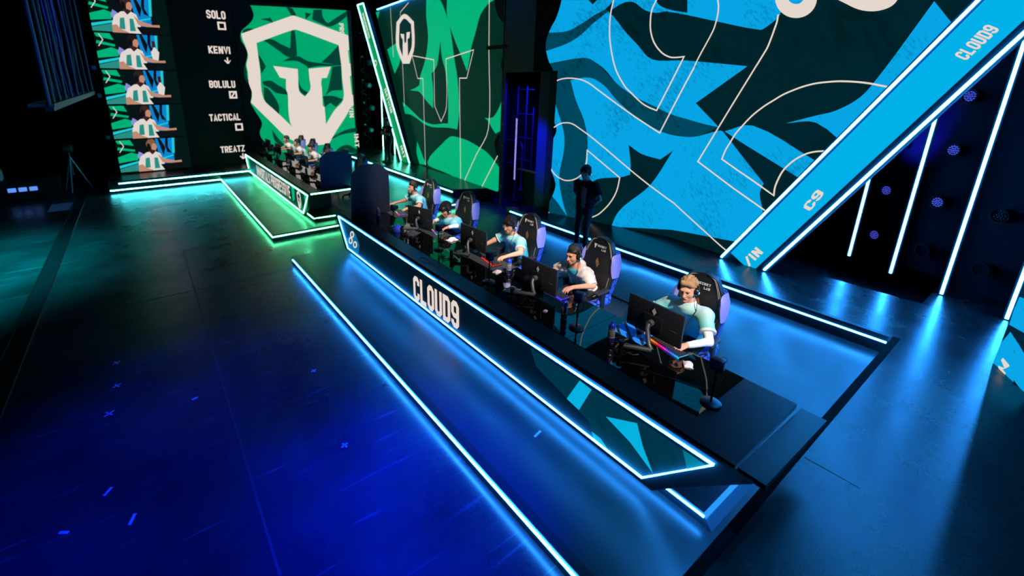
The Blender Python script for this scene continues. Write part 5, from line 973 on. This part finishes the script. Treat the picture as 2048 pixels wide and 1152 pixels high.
def jersey(name, zt, zb, top=(206,228,222), mid=(84,196,190), low=(30,150,186)):
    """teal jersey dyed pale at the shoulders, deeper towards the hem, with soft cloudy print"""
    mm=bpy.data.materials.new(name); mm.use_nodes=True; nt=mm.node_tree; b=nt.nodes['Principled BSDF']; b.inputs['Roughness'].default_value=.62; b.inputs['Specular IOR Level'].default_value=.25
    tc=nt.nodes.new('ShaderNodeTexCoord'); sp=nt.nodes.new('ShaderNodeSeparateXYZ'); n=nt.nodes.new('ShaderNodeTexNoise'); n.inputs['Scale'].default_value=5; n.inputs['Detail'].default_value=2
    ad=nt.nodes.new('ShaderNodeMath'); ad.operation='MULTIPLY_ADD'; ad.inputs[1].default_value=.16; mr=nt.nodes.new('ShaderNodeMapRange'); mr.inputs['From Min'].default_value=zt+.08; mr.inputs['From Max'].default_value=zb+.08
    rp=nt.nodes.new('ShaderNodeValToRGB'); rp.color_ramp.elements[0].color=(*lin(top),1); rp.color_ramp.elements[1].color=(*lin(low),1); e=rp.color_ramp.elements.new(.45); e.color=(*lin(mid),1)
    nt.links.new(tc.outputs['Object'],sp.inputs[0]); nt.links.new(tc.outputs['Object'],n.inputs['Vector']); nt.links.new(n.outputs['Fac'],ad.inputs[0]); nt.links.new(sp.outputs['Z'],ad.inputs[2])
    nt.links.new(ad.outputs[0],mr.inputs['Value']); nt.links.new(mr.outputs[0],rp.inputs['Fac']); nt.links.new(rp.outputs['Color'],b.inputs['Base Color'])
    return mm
EYEW=mat('eye_white',(200,196,190),.3); EYED=mat('eye_dark',(20,14,12),.25); LIP=mat('lip',(150,84,74),.5); DENIM=mat('trousers_black',(16,17,20),.8); SHOE=mat('shoe_black',(20,20,22),.6); TEE=mat('black_cotton',(14,15,20),.85,spec=.2)
CUFFW=mat('white_knit',(226,226,224),.8)
HSB=mat('headset_black',(22,22,24),.35); HSG=mat('headset_grey',(110,112,116),.3,.6); HRING=mat('headset_ring',(180,210,220),.4,emit=(.3,.7,.9),strength=.5)

def person(spec):
    q=spec; h=q.get('h',.008); hd=V(*q['head']); Rm=rotm(q.get('yaw',0),q.get('pitch',0),q.get('roll',0))
    T=lambda x,y,z: hd+Rm@V(x,y,z)
    hip=V(*q['hip']); neck=hd+V(.055,0,-.165) if 'neck' not in q else V(*q['neck'])
    fw=V(*q.get('fwd',(-1,0,0))); fw/=np.linalg.norm(fw); lf=np.cross(V(0,0,1),fw)    # lf: the person's left
    chest=hip*.36+neck*.64-fw*q.get('bow',.03)-V(0,0,.02)
    sw=q.get('sw',.185); shL=neck+lf*sw-V(0,0,.085)-fw*.0; shR=neck-lf*sw-V(0,0,.085)
    eL,wL=V(*q['eL']),V(*q['wL']); eR,wR=V(*q['eR']),V(*q['wR']); fL=V(*q.get('fL',(wL-eL))); fR=V(*q.get('fR',(wR-eR)))
    sk=skin(q['name'],q['skin'])
    root=thing('person',q['label'],'person',tuple(q['base'])); O=V(*q['base'])
    B=SDF(h)
    # head: cranium, face, jaw, nose, brow, ears
    B.ell(T(.018,0,.035),(.098,.077,.098),Rm,.02).ell(T(-.030,0,-.030),(.072,.064,.092),Rm,.03).ell(T(-.055,0,-.088),(.042,.040,.032),Rm,.025)
    B.cap(T(-.098,0,.016),T(-.124,0,-.030),.010,.0145,.014).cap(T(-.112,-.012,-.034),T(-.112,.012,-.034),.0095,None,.008)
    B.cap(T(-.088,-.036,.030),T(-.088,.036,.030),.0155,None,.016)
    B.cap(T(-.099,-.018,-.064),T(-.099,.018,-.064),.0095,.0095,.008).cap(T(-.095,-.015,-.076),T(-.095,.015,-.076),.010,.010,.008).ell(T(-.088,0,-.106),(.022,.026,.018),Rm,.014)
    for sd in (-1,1):
        B.ell(T(-.092,sd*.032,.008),(.020,.017,.0125),Rm,.01,True); B.ell(T(.012,sd*.076,-.008),(.016,.011,.030),Rm,.01); B.ell(T(-.052,sd*.046,-.028),(.030,.020,.026),Rm,.03)
    B.cap(neck-V(0,0,.03),T(.022,0,-.085),.062,.054,.03)
    B.cap(hip,chest,.125,.13,.05).cap(shL,shR,.062,None,.05).cap(chest,neck,.11,.06,.06)
    for sh,e,w,f,sd in ((shL,eL,wL,fL,1),(shR,eR,wR,fR,-1)):
        B.cap(sh,e,.052*q.get('arm',1),.041*q.get('arm',1),.02).cap(e,w,.042*q.get('arm',1),.0275,.015)
        side=-lf*sd if 'side' not in q else V(*q['side'])*sd
        hand(B,w,f,V(0,0,1),side,q.get('curlL' if sd==1 else 'curlR',(.75,.7,.75,.85)),sc=q.get('hs',1.0))
    kL,aL,kR,aR=[V(*v) for v in q['legs']]; hl,hr=hip+lf*.095-V(0,0,.03),hip-lf*.095-V(0,0,.03)
    for a,k_,c in ((hl,kL,aL),(hr,kR,aR)):
        B.cap(a,k_,.075,.052,.04).cap(k_,c,.05,.036,.02).cap(c-V(0,0,.04),c+fw*.13-V(0,0,.06),.034,.026,.02)
    body=B.mesh('body',sk,root,origin=O)
    # eyes, brows, lips
    lp=MB(); hm=mat('hair_'+q['name'],q['hair'],.55,spec=.35,bump=(90,.5,.004))
    for sd in (-1,1):
        ey=MB(); em=MB(); bw=MB()
        c=T(-.081,sd*.032,.008); ey.lathe([(.0005,-.0125),(.008,-.0095),(.0125,0),(.008,.0095),(.0005,.0125)],tuple(c-O),12)
        c2=T(-.0905,sd*.032,.006); em.lathe([(.0005,-.0058),(.0042,-.004),(.0058,0),(.0042,.004),(.0005,.0058)],tuple(c2-O),10)
        bw.tube([T(-.106,sd*.016,.030)-O,T(-.105,sd*.034,.037)-O,T(-.094,sd*.052,.030)-O],[.0042,.0055,.003],6)
        e_=ey.build('eyeball',EYEW,body,True); em.build('iris',EYED,e_,True); bw.build('eyebrow',hm,body,True)
    lp.tube([T(-.1045,-.020,-.069)-O,T(-.1085,0,-.067)-O,T(-.1045,.020,-.069)-O],[.004,.0062,.004],6)
    lp.build('lips',LIP,body,True)
    # hair
    H=SDF(min(h,.0065)); st=q.get('hairstyle','short'); g=.0 if st!='thick' else .008
    H.ell(T(.022,0,.045),(.112+g,.089+g,.104+g),Rm,.02)
    if st in('swept','blond'): H.cap(T(-.055,-.055,.10),T(-.066,.04,.112),.024,.026,.03).cap(T(-.03,.0,.12),T(.03,0,.14),.022,.03,.03)
    if st in('fringe','thick'): H.cap(T(-.075,-.05,.07),T(-.08,.05,.07),.034,.034,.03).cap(T(-.095,-.03,.055),T(-.095,.04,.055),.018,.018,.02)
    if st=='long': H.cap(T(.07,0,.0),T(.085,0,-.10),.07,.05,.04)
    sl={'fringe':.30,'thick':.30,'swept':.55,'blond':.62,'back':.62,'short':.5,'long':.62}[st]; of={'fringe':.004,'thick':.0,'swept':.026,'blond':.040,'back':.024,'short':.02,'long':.022}[st]
    n=Rm@V(-sl,0,-1.0); H.cut(T(0,0,of),n)
    H.sub(T(-.105,0,-.03),T(-.112,0,.02),.058,.056)
    hob=H.mesh('hair',hm,root,wr=.0022,wf=3.2,origin=O)
    if h<.01:
        random.seed(int(q['base'][1]*37)); lk=MB(); swp={'blond':.5,'fringe':.25,'thick':.25,'back':.05,'short':.12}.get(st,.2); lo_={'blond':40,'fringe':16,'thick':14,'back':40,'short':44}.get(st,30)
        for i in range(84):
            y0=random.uniform(-.93,.93); a0=lo_+random.uniform(-4,10)+18*abs(y0); a1=random.uniform(100,165); lift=random.uniform(.98,1.05); pts=[]
            for k in range(7):
                t_=k/6; ph=math.radians(a0+(a1-a0)*t_); yy=max(-.97,min(.97,y0+swp*(t_-.5)*.6)); w_=math.sqrt(1-yy*yy)
                pts.append(tuple(T(.022-(.112+g)*lift*math.cos(ph)*w_,(.090+g)*lift*yy,.045+(.104+g)*lift*math.sin(ph)*w_)-O))
            lk.tube(pts,[.003,.0075,.009,.009,.008,.006,.002],5)
        o_=lk.build('hair_locks',hm,hob,True); o_['kind']='stuff'
    if q.get('beard'):
        D=SDF(.006); D.ell(T(-.052,0,-.086),(.0475,.046,.036),Rm,.02).ell(T(-.030,0,-.05),(.066,.0665,.055),Rm,.02).cap(T(-.112,-.02,-.055),T(-.112,.02,-.055),.007,.007,.01)
        D.cut(T(-.03,0,-.046),Rm@V(.15,0,1)); D.sub(T(-.12,-.012,-.069),T(-.12,.012,-.069),.009); D.cut(T(.03,0,0),Rm@V(1,0,0)); D.mesh('beard',hm,root,wr=.001,wf=4,origin=O)
    # shirt
    sm=q['shirt_mat']; hs=q.get('hsleeve',.62)
    S=SDF(min(h,.008)); wd=q.get('wide',.085)
    for sd in (-1,1): S.cap(hip+lf*wd*sd*.9-V(0,0,.05),chest+lf*wd*sd,.118*q.get('fat',1),.125,.06)
    S.cap(shL-V(0,0,.005),shR-V(0,0,.005),.078,None,.06).cap(neck-V(0,0,.06),neck-V(0,0,.015),.10,.078,.06)
    for sh,e in ((shL,eL),(shR,eR)):
        S.cap(sh,sh+(e-sh)*hs,.076,.072*q.get('sleeve_w',1),.03,True); S.ell(sh,(.078,.078,.078),None,.05)
    S.sub(neck-V(0,0,.035)+fw*.0,T(.0,0,-.02),.064,.075)
    S.cut(hip-V(0,0,.13),(0,0,-1))
    if 'open' in q:            # hoodie: wedge open at the front
        S.sub(chest+fw*.17+V(0,0,.14),hip+fw*.19-V(0,0,.1),q['open'],q['open']*1.2)
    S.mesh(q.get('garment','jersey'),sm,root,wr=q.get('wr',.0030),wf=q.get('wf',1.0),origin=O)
    if 'open' in q:
        U=SDF(.009)
        for sd in (-1,1): U.cap(hip+lf*wd*sd*.8-V(0,0,.05),chest+lf*wd*sd*.8,.100,.106,.06)
        U.cap(shL,shR,.05,None,.05).cap(neck-V(0,0,.06),neck-V(0,0,.02),.09,.068,.06).sub(neck-V(0,0,.03),T(0,0,-.02),.058,.07).cut(hip-V(0,0,.13),(0,0,-1))
        U.mesh('undershirt',q['under_mat'],root,wr=.003,origin=O)
        Hd=SDF(.009); Hd.cap(neck-lf*.12-fw*.04-V(0,0,.03),neck-fw*.11-V(0,0,.02),.045,.05,.05).cap(neck+lf*.12-fw*.04-V(0,0,.03),neck-fw*.11-V(0,0,.02),.045,.05,.05).cap(neck-fw*.11-V(0,0,.02),neck-fw*.12-V(0,0,.13),.055,.06,.05); Hd.mesh('hood',sm,root,wr=.003,origin=O)
    if q.get('cuffs'):
        for sh,e in ((shL,eL),(shR,eR)):
            c=SDF(.006); a=sh+(e-sh)*(hs-.06); c.cap(a,sh+(e-sh)*(hs+.035),.077*q.get('sleeve_w',1),None,.01,True); c.mesh('sleeve_cuff',q['cuffs'],root,origin=O)
        n_=18; ax=Vector((T(.0,0,-.02)-(neck-V(0,0,.035)))).normalized(); u=ax.orthogonal().normalized(); w=ax.cross(u); cc=Vector(neck-V(0,0,.022)-O)-ax*.004+Vector(fw)*.006
        MB().tube([cc+(u*math.cos(2*math.pi*i/n_)+w*math.sin(2*math.pi*i/n_))*.071 for i in range(n_)],.0055,6,0,True).build('collar',q['cuffs'],root,True)
    for key,e,w in (('armL',eL,wL),('armR',eR,wR)):
        if key in q:
            sh=shL if key=='armL' else shR; c=SDF(.006); c.cap(sh+(e-sh)*.35,e,.053,.046,.02).cap(e,w-(w-e)*.04,.0455,.032,.015); c.cut(w-(w-e)*.05,w-e); c.mesh('arm_sleeve',q[key],root,wr=.0012,wf=2,origin=O)
    # trousers and shoes
    Tm=SDF(max(h,.011)); Tm.cap(hip+lf*.07-V(0,0,.02),hip-lf*.07-V(0,0,.02),.128,None,.05)
    for a,k_,c in ((hl,kL,aL),(hr,kR,aR)): Tm.cap(a,k_,.092,.068,.05).cap(k_,c+V(0,0,.02),.066,.056,.03)
    Tm.mesh('trousers',q.get('trousers',DENIM),root,wr=.003,origin=O)
    for c in (aL,aR):
        s_=SDF(.01); s_.cap(c-V(0,0,.045)-fw*.03,c+fw*.15-V(0,0,.055),.046,.037,.03).cap(c-V(0,0,.03),c+V(0,0,.01),.045,.045,.02); s_.cut(c-V(0,0,.0925),(0,0,-1)); s_.mesh('shoe',SHOE,root,origin=O)
    # headset: a thing of its own
    if q.get('headset',True):
        t=thing('headset',q['hs_label'],'headset',tuple(hd),0,'gaming headsets'); A=lambda x,y,z: Rm@V(x,y,z)
        MB().tube([A(.018,.098*math.cos(a),.012+.142*math.sin(a)) for a in [math.pi*i/16 for i in range(17)]],.0085,8).tube([A(.018,.094*math.cos(a),.012+.128*math.sin(a)) for a in [math.pi*(.18+.64*i/12) for i in range(13)]],.0125,8).build('headband',HSB,t,True)
        for sd in (-1,1):
            c=MB(); R4=Matrix([list(r) for r in Rm])
            prof=[(.006,.056),(.036,.057),(.046,.062),(.048,.092),(.040,.108),(.018,.113),(.004,.114)]
            c.lathe([(r,sd*hh) for r,hh in prof],(.010,0,-.008),22,0,'y'); c.v=[tuple(R4@Vector(v)) for v in c.v]; cup=c.build('ear_cup',HSB,t,True)
            r=MB(); r.lathe([(.016,sd*.1135),(.016,sd*.1155),(.012,sd*.1155),(.012,sd*.1135)],(.010,0,-.022),16,0,'y'); r.v=[tuple(R4@Vector(v)) for v in r.v]; r.build('logo_ring',HRING,cup)
            y=MB(); y.tube([(.016,sd*.099,.085),(.016,sd*.108,.045),(.012,sd*.112,.02)],.007,6); y.v=[tuple(R4@Vector(v)) for v in y.v]; y.build('yoke',HSG,cup,True)
        if q.get('mic',True): MB().tube([A(-.012,.098*q.get('micside',-1),-.03),A(-.06,.088*q.get('micside',-1),-.065),A(-.105,.055*q.get('micside',-1),-.088),A(-.128,.022*q.get('micside',-1),-.088)],[.0042,.0036,.0036,.0036],6).tube([A(-.122,.034*q.get('micside',-1),-.088),A(-.134,.004*q.get('micside',-1),-.086)],.0115,8).build('microphone',HSG if q.get('greymic') else HSB,t,True)
        if 'cord' in q: MB().tube([V(*p)-hd for p in [tuple(T(.01,-.10,-.05))]+list(q['cord'])],.0035,6).build('cord',HSB,t,True)
    return root,body,T,O,neck,chest,hip
FZ=Rz
def seated(name,label,hs_label,head,hx,hy,wL,wR,eL,eR,**k):
    base=(hx,hy,FZ); d=dict(name=name,label=label,hs_label=hs_label,head=head,base=base,hip=(hx,hy,FZ+.60),wL=wL,wR=wR,eL=eL,eR=eR,
      legs=((hx-.42,hy-.14,FZ+.52),(hx-.40,hy-.15,FZ+.0925),(hx-.42,hy+.14,FZ+.52),(hx-.36,hy+.16,FZ+.0925)))
    d.update(k); return person(d)
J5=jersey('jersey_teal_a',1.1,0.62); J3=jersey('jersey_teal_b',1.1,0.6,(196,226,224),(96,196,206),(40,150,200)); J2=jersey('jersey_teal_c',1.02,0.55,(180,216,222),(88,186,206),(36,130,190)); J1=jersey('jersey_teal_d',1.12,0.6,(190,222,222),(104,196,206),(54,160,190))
HOOD=mat('hoodie_cream',(206,200,190),.9,bump=(60,.3,.004)); TEAL=mat('teal_shirt',(36,150,170),.75)
# nearest player: blond, head bowed to the monitor, white arm sleeves
r5=seated('blond','person with short blond hair in a pale teal jersey and white arm sleeves, typing','black headset on the blond nearest player',(4.74,2.235,1.385),4.98,2.28,(4.31,1.965,.966),(4.36,2.42,.972),(4.60,1.87,.955),(4.67,2.60,.965),
   yaw=.16,pitch=-.24,hair=(176,136,92),hairstyle='blond',skin=(222,164,136),shirt_mat=J5,cuffs=CUFFW,armL=CUFFW,armR=CUFFW,h=.0065,fL=(-1,.22,-.12),fR=(-1,-.02,-.1),mic=False,hsleeve=.66,sw=.20,fat=1.08,sleeve_w=1.1,cord=[(4.72,2.10,1.18),(4.60,2.13,1.0),(4.58,2.10,.90)])
# hoodie player in profile
r4=seated('dark_a','person with slicked-back dark hair in a cream hoodie over a teal shirt','black headset with microphone on the player in the cream hoodie',(4.66,3.80,1.295),4.98,3.80,(4.38,3.55,.975),(4.42,4.02,.975),(4.68,3.46,.955),(4.69,4.13,.965),
   yaw=-.05,pitch=-.18,hair=(28,24,24),hairstyle='back',skin=(208,146,118),shirt_mat=HOOD,under_mat=TEAL,open=.10,garment='hoodie',hsleeve=.98,h=.0068,fL=(-1,.1,-.12),fR=(-1,-.05,-.1),wr=.0055,wf=1.5,sleeve_w=.95,cord=[(4.64,3.69,1.12),(4.60,3.70,.98),(4.62,3.66,.9)])
r3=seated('dark_b','person wearing glasses, black fringe and a pale teal jersey, hand on red keyboard','black headset with grey boom on the player wearing glasses',(4.755,5.235,1.325),4.98,5.26,(4.36,4.86,.985),(4.33,5.43,.985),(4.68,4.89,.96),(4.69,5.55,.98),
   yaw=.06,pitch=-.20,hair=(20,18,20),hairstyle='thick',skin=(214,156,128),shirt_mat=J3,cuffs=CUFFW,h=.007,fL=(-1,.06,-.12),fR=(-1,-.1,-.1),greymic=True,sw=.205,fat=1.12,sleeve_w=1.12,arm=1.1,cord=[(4.74,5.13,1.16),(4.66,5.15,.99),(4.64,5.12,.9)])
r2=seated('dark_c','person with black hair leaning far forward, pale teal jersey and white long sleeves','black headset on the forward-leaning player',(4.56,6.86,1.235),4.94,7.06,(4.40,6.56,.985),(4.38,7.02,.985),(4.62,6.60,.965),(4.63,7.16,.97),
   yaw=-.05,pitch=-.42,hair=(24,20,22),hairstyle='thick',skin=(196,138,112),shirt_mat=J2,cuffs=CUFFW,armL=CUFFW,armR=CUFFW,h=.0078,fL=(-1,.1,-.15),fR=(-1,0,-.1),bow=.05)
r1=seated('dark_d','bearded person in a pale teal jersey at the far end of the blue-lit desk','black headset with microphone on the bearded far player',(4.76,8.50,1.335),5.0,8.56,(4.44,8.12,.985),(4.38,8.66,.985),(4.74,8.20,.96),(4.72,8.78,.98),
   yaw=.05,pitch=-.06,hair=(40,28,24),hairstyle='short',beard=True,skin=(200,140,114),shirt_mat=J1,cuffs=CUFFW,h=.008,fL=(-1,.1,-.15),fR=(-1,.1,-.12),greymic=True,sw=.20,fat=1.08,sleeve_w=1.1)
# glasses for the third player
T3=r3[2]; gt=thing('eyeglasses','thin clear-rimmed glasses on the player at the red keyboard','glasses',tuple(V(4.755,5.235,1.325)))
gm=MB()
for sd in (-1,1):
    gm.tube([T3(-.112,sd*.034+.024*math.cos(a),.004+.021*math.sin(a))-V(4.755,5.235,1.325) for a in [i*math.pi/8 for i in range(16)]],.0022,5,0,True)
    gm.tube([T3(-.110,sd*.058,.006)-V(4.755,5.235,1.325),T3(-.01,sd*.082,.004)-V(4.755,5.235,1.325)],.002,5)
gm.tube([T3(-.114,-.010,.006)-V(4.755,5.235,1.325),T3(-.114,.010,.006)-V(4.755,5.235,1.325)],.002,5)
gm.build('rims',mat('glasses_rim',(210,200,180),.25,.5),gt,True)
# cloud emblem on the nearest jersey and a small sleeve patch
def emblem(rec,y,z,r,name):
    root,body,T,O=rec[:4]; j=[c for c in root.children if c.name.startswith('jersey')][0]; bpy.context.view_layer.update()
    def hit(u,v):
        ok,loc,nn,_=j.ray_cast(Vector((4.2,y+u,z+v))-Vector(O),Vector((1,0,0)))
        return (loc+nn*.004) if ok else None
    mb=MB()
    def f(u,v):
        h=hit(-u,v); return h if h is not None else Vector((0,0,1))
    rings(mb,f,(0,0),r,0,1.0,.24); mb.flat([f(u,v) for u,v in ((-2.1*r,-2.0*r),(2.1*r,-2.0*r),(2.1*r,-1.7*r),(-2.1*r,-1.7*r))]); mb.build('emblem',WHITE,root,fix=False)
# players of the far team
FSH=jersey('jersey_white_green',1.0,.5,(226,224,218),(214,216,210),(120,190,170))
for i,(hy,hz,hair,st,l) in enumerate(((18.5,1.36,(46,34,30),'short','farthest person in white jersey at the green-lit desk'),(17.05,1.38,(24,20,20),'back','second farthest person in white jersey at the green-lit desk'),(15.3,1.42,(48,34,30),'fringe','second nearest person in white jersey at the green-lit desk'),(13.75,1.40,(60,44,38),'short','person mostly hidden behind the dark blue board, only the head showing'))):
    seated('far_%d'%i,l,'black headset on the '+l.split(' in ')[0].replace(' mostly hidden behind the dark blue board, only the head showing',' head above the dark blue board')+' at the green desk',(4.66,hy,hz),4.98,hy+.05,(4.38,hy-.2,.985),(4.38,hy+.22,.985),(4.70,hy-.28,1.0),(4.70,hy+.28,1.0),
      yaw=0.0,pitch=-.1,hair=hair,hairstyle=st,skin=(200,146,120),shirt_mat=FSH,h=.012,mic=i<2)
# two stage hands on their feet
person(dict(name='staff_a',label='person in black t-shirt standing before the blue LED wall, hands behind back',hs_label='headset on the standing man before the blue LED wall',head=(7.26,5.79,Rz+1.69),base=(7.32,5.80,Rz),hip=(7.34,5.80,Rz+.95),neck=(7.33,5.80,Rz+1.52),fwd=(-.95,-.3,0),yaw=.25,pitch=-.12,
   eL=(7.40,5.50,Rz+1.17),wL=(7.52,5.72,Rz+.98),eR=(7.42,6.12,Rz+1.17),wR=(7.54,5.92,Rz+.98),fL=(.2,.9,-.1),fR=(.2,-.9,-.1),side=(0,0,1),legs=((7.30,5.70,Rz+.50),(7.33,5.69,Rz+.0925),(7.30,5.92,Rz+.50),(7.33,5.93,Rz+.0925)),
   hair=(30,24,22),hairstyle='thick',skin=(150,112,100),shirt_mat=TEE,garment='t_shirt',trousers=DENIM,h=.009,hsleeve=.72,sleeve_w=1.15,bow=.0,mic=False,sw=.19))
person(dict(name='staff_b',label='person in dark clothes with crossed arms standing behind the green-lit deck',hs_label='headset on the far standing person with crossed arms',head=(8.04,16.42,Uz+1.66),base=(8.1,16.45,Uz),hip=(8.12,16.45,Uz+.94),neck=(8.10,16.45,Uz+1.50),fwd=(-1,-.15,0),yaw=.15,pitch=0.0,
   eL=(8.02,16.18,Uz+1.16),wL=(7.86,16.42,Uz+1.22),eR=(8.02,16.74,Uz+1.16),wR=(7.88,16.50,Uz+1.16),fL=(0,1,.1),fR=(0,-1,.1),side=(0,0,1),legs=((8.08,16.35,Uz+.50),(8.10,16.33,Uz+.0925),(8.08,16.56,Uz+.50),(8.05,16.60,Uz+.0925)),
   hair=(60,44,36),hairstyle='short',skin=(170,140,120),shirt_mat=TEE,garment='t_shirt',trousers=DENIM,h=.012,hsleeve=.75,bow=.0,mic=False))
emblem(r5,2.06,1.06,.020,'jersey'); emblem(r3,5.10,1.02,.015,'jersey'); emblem(r1,8.36,1.04,.016,'jersey')
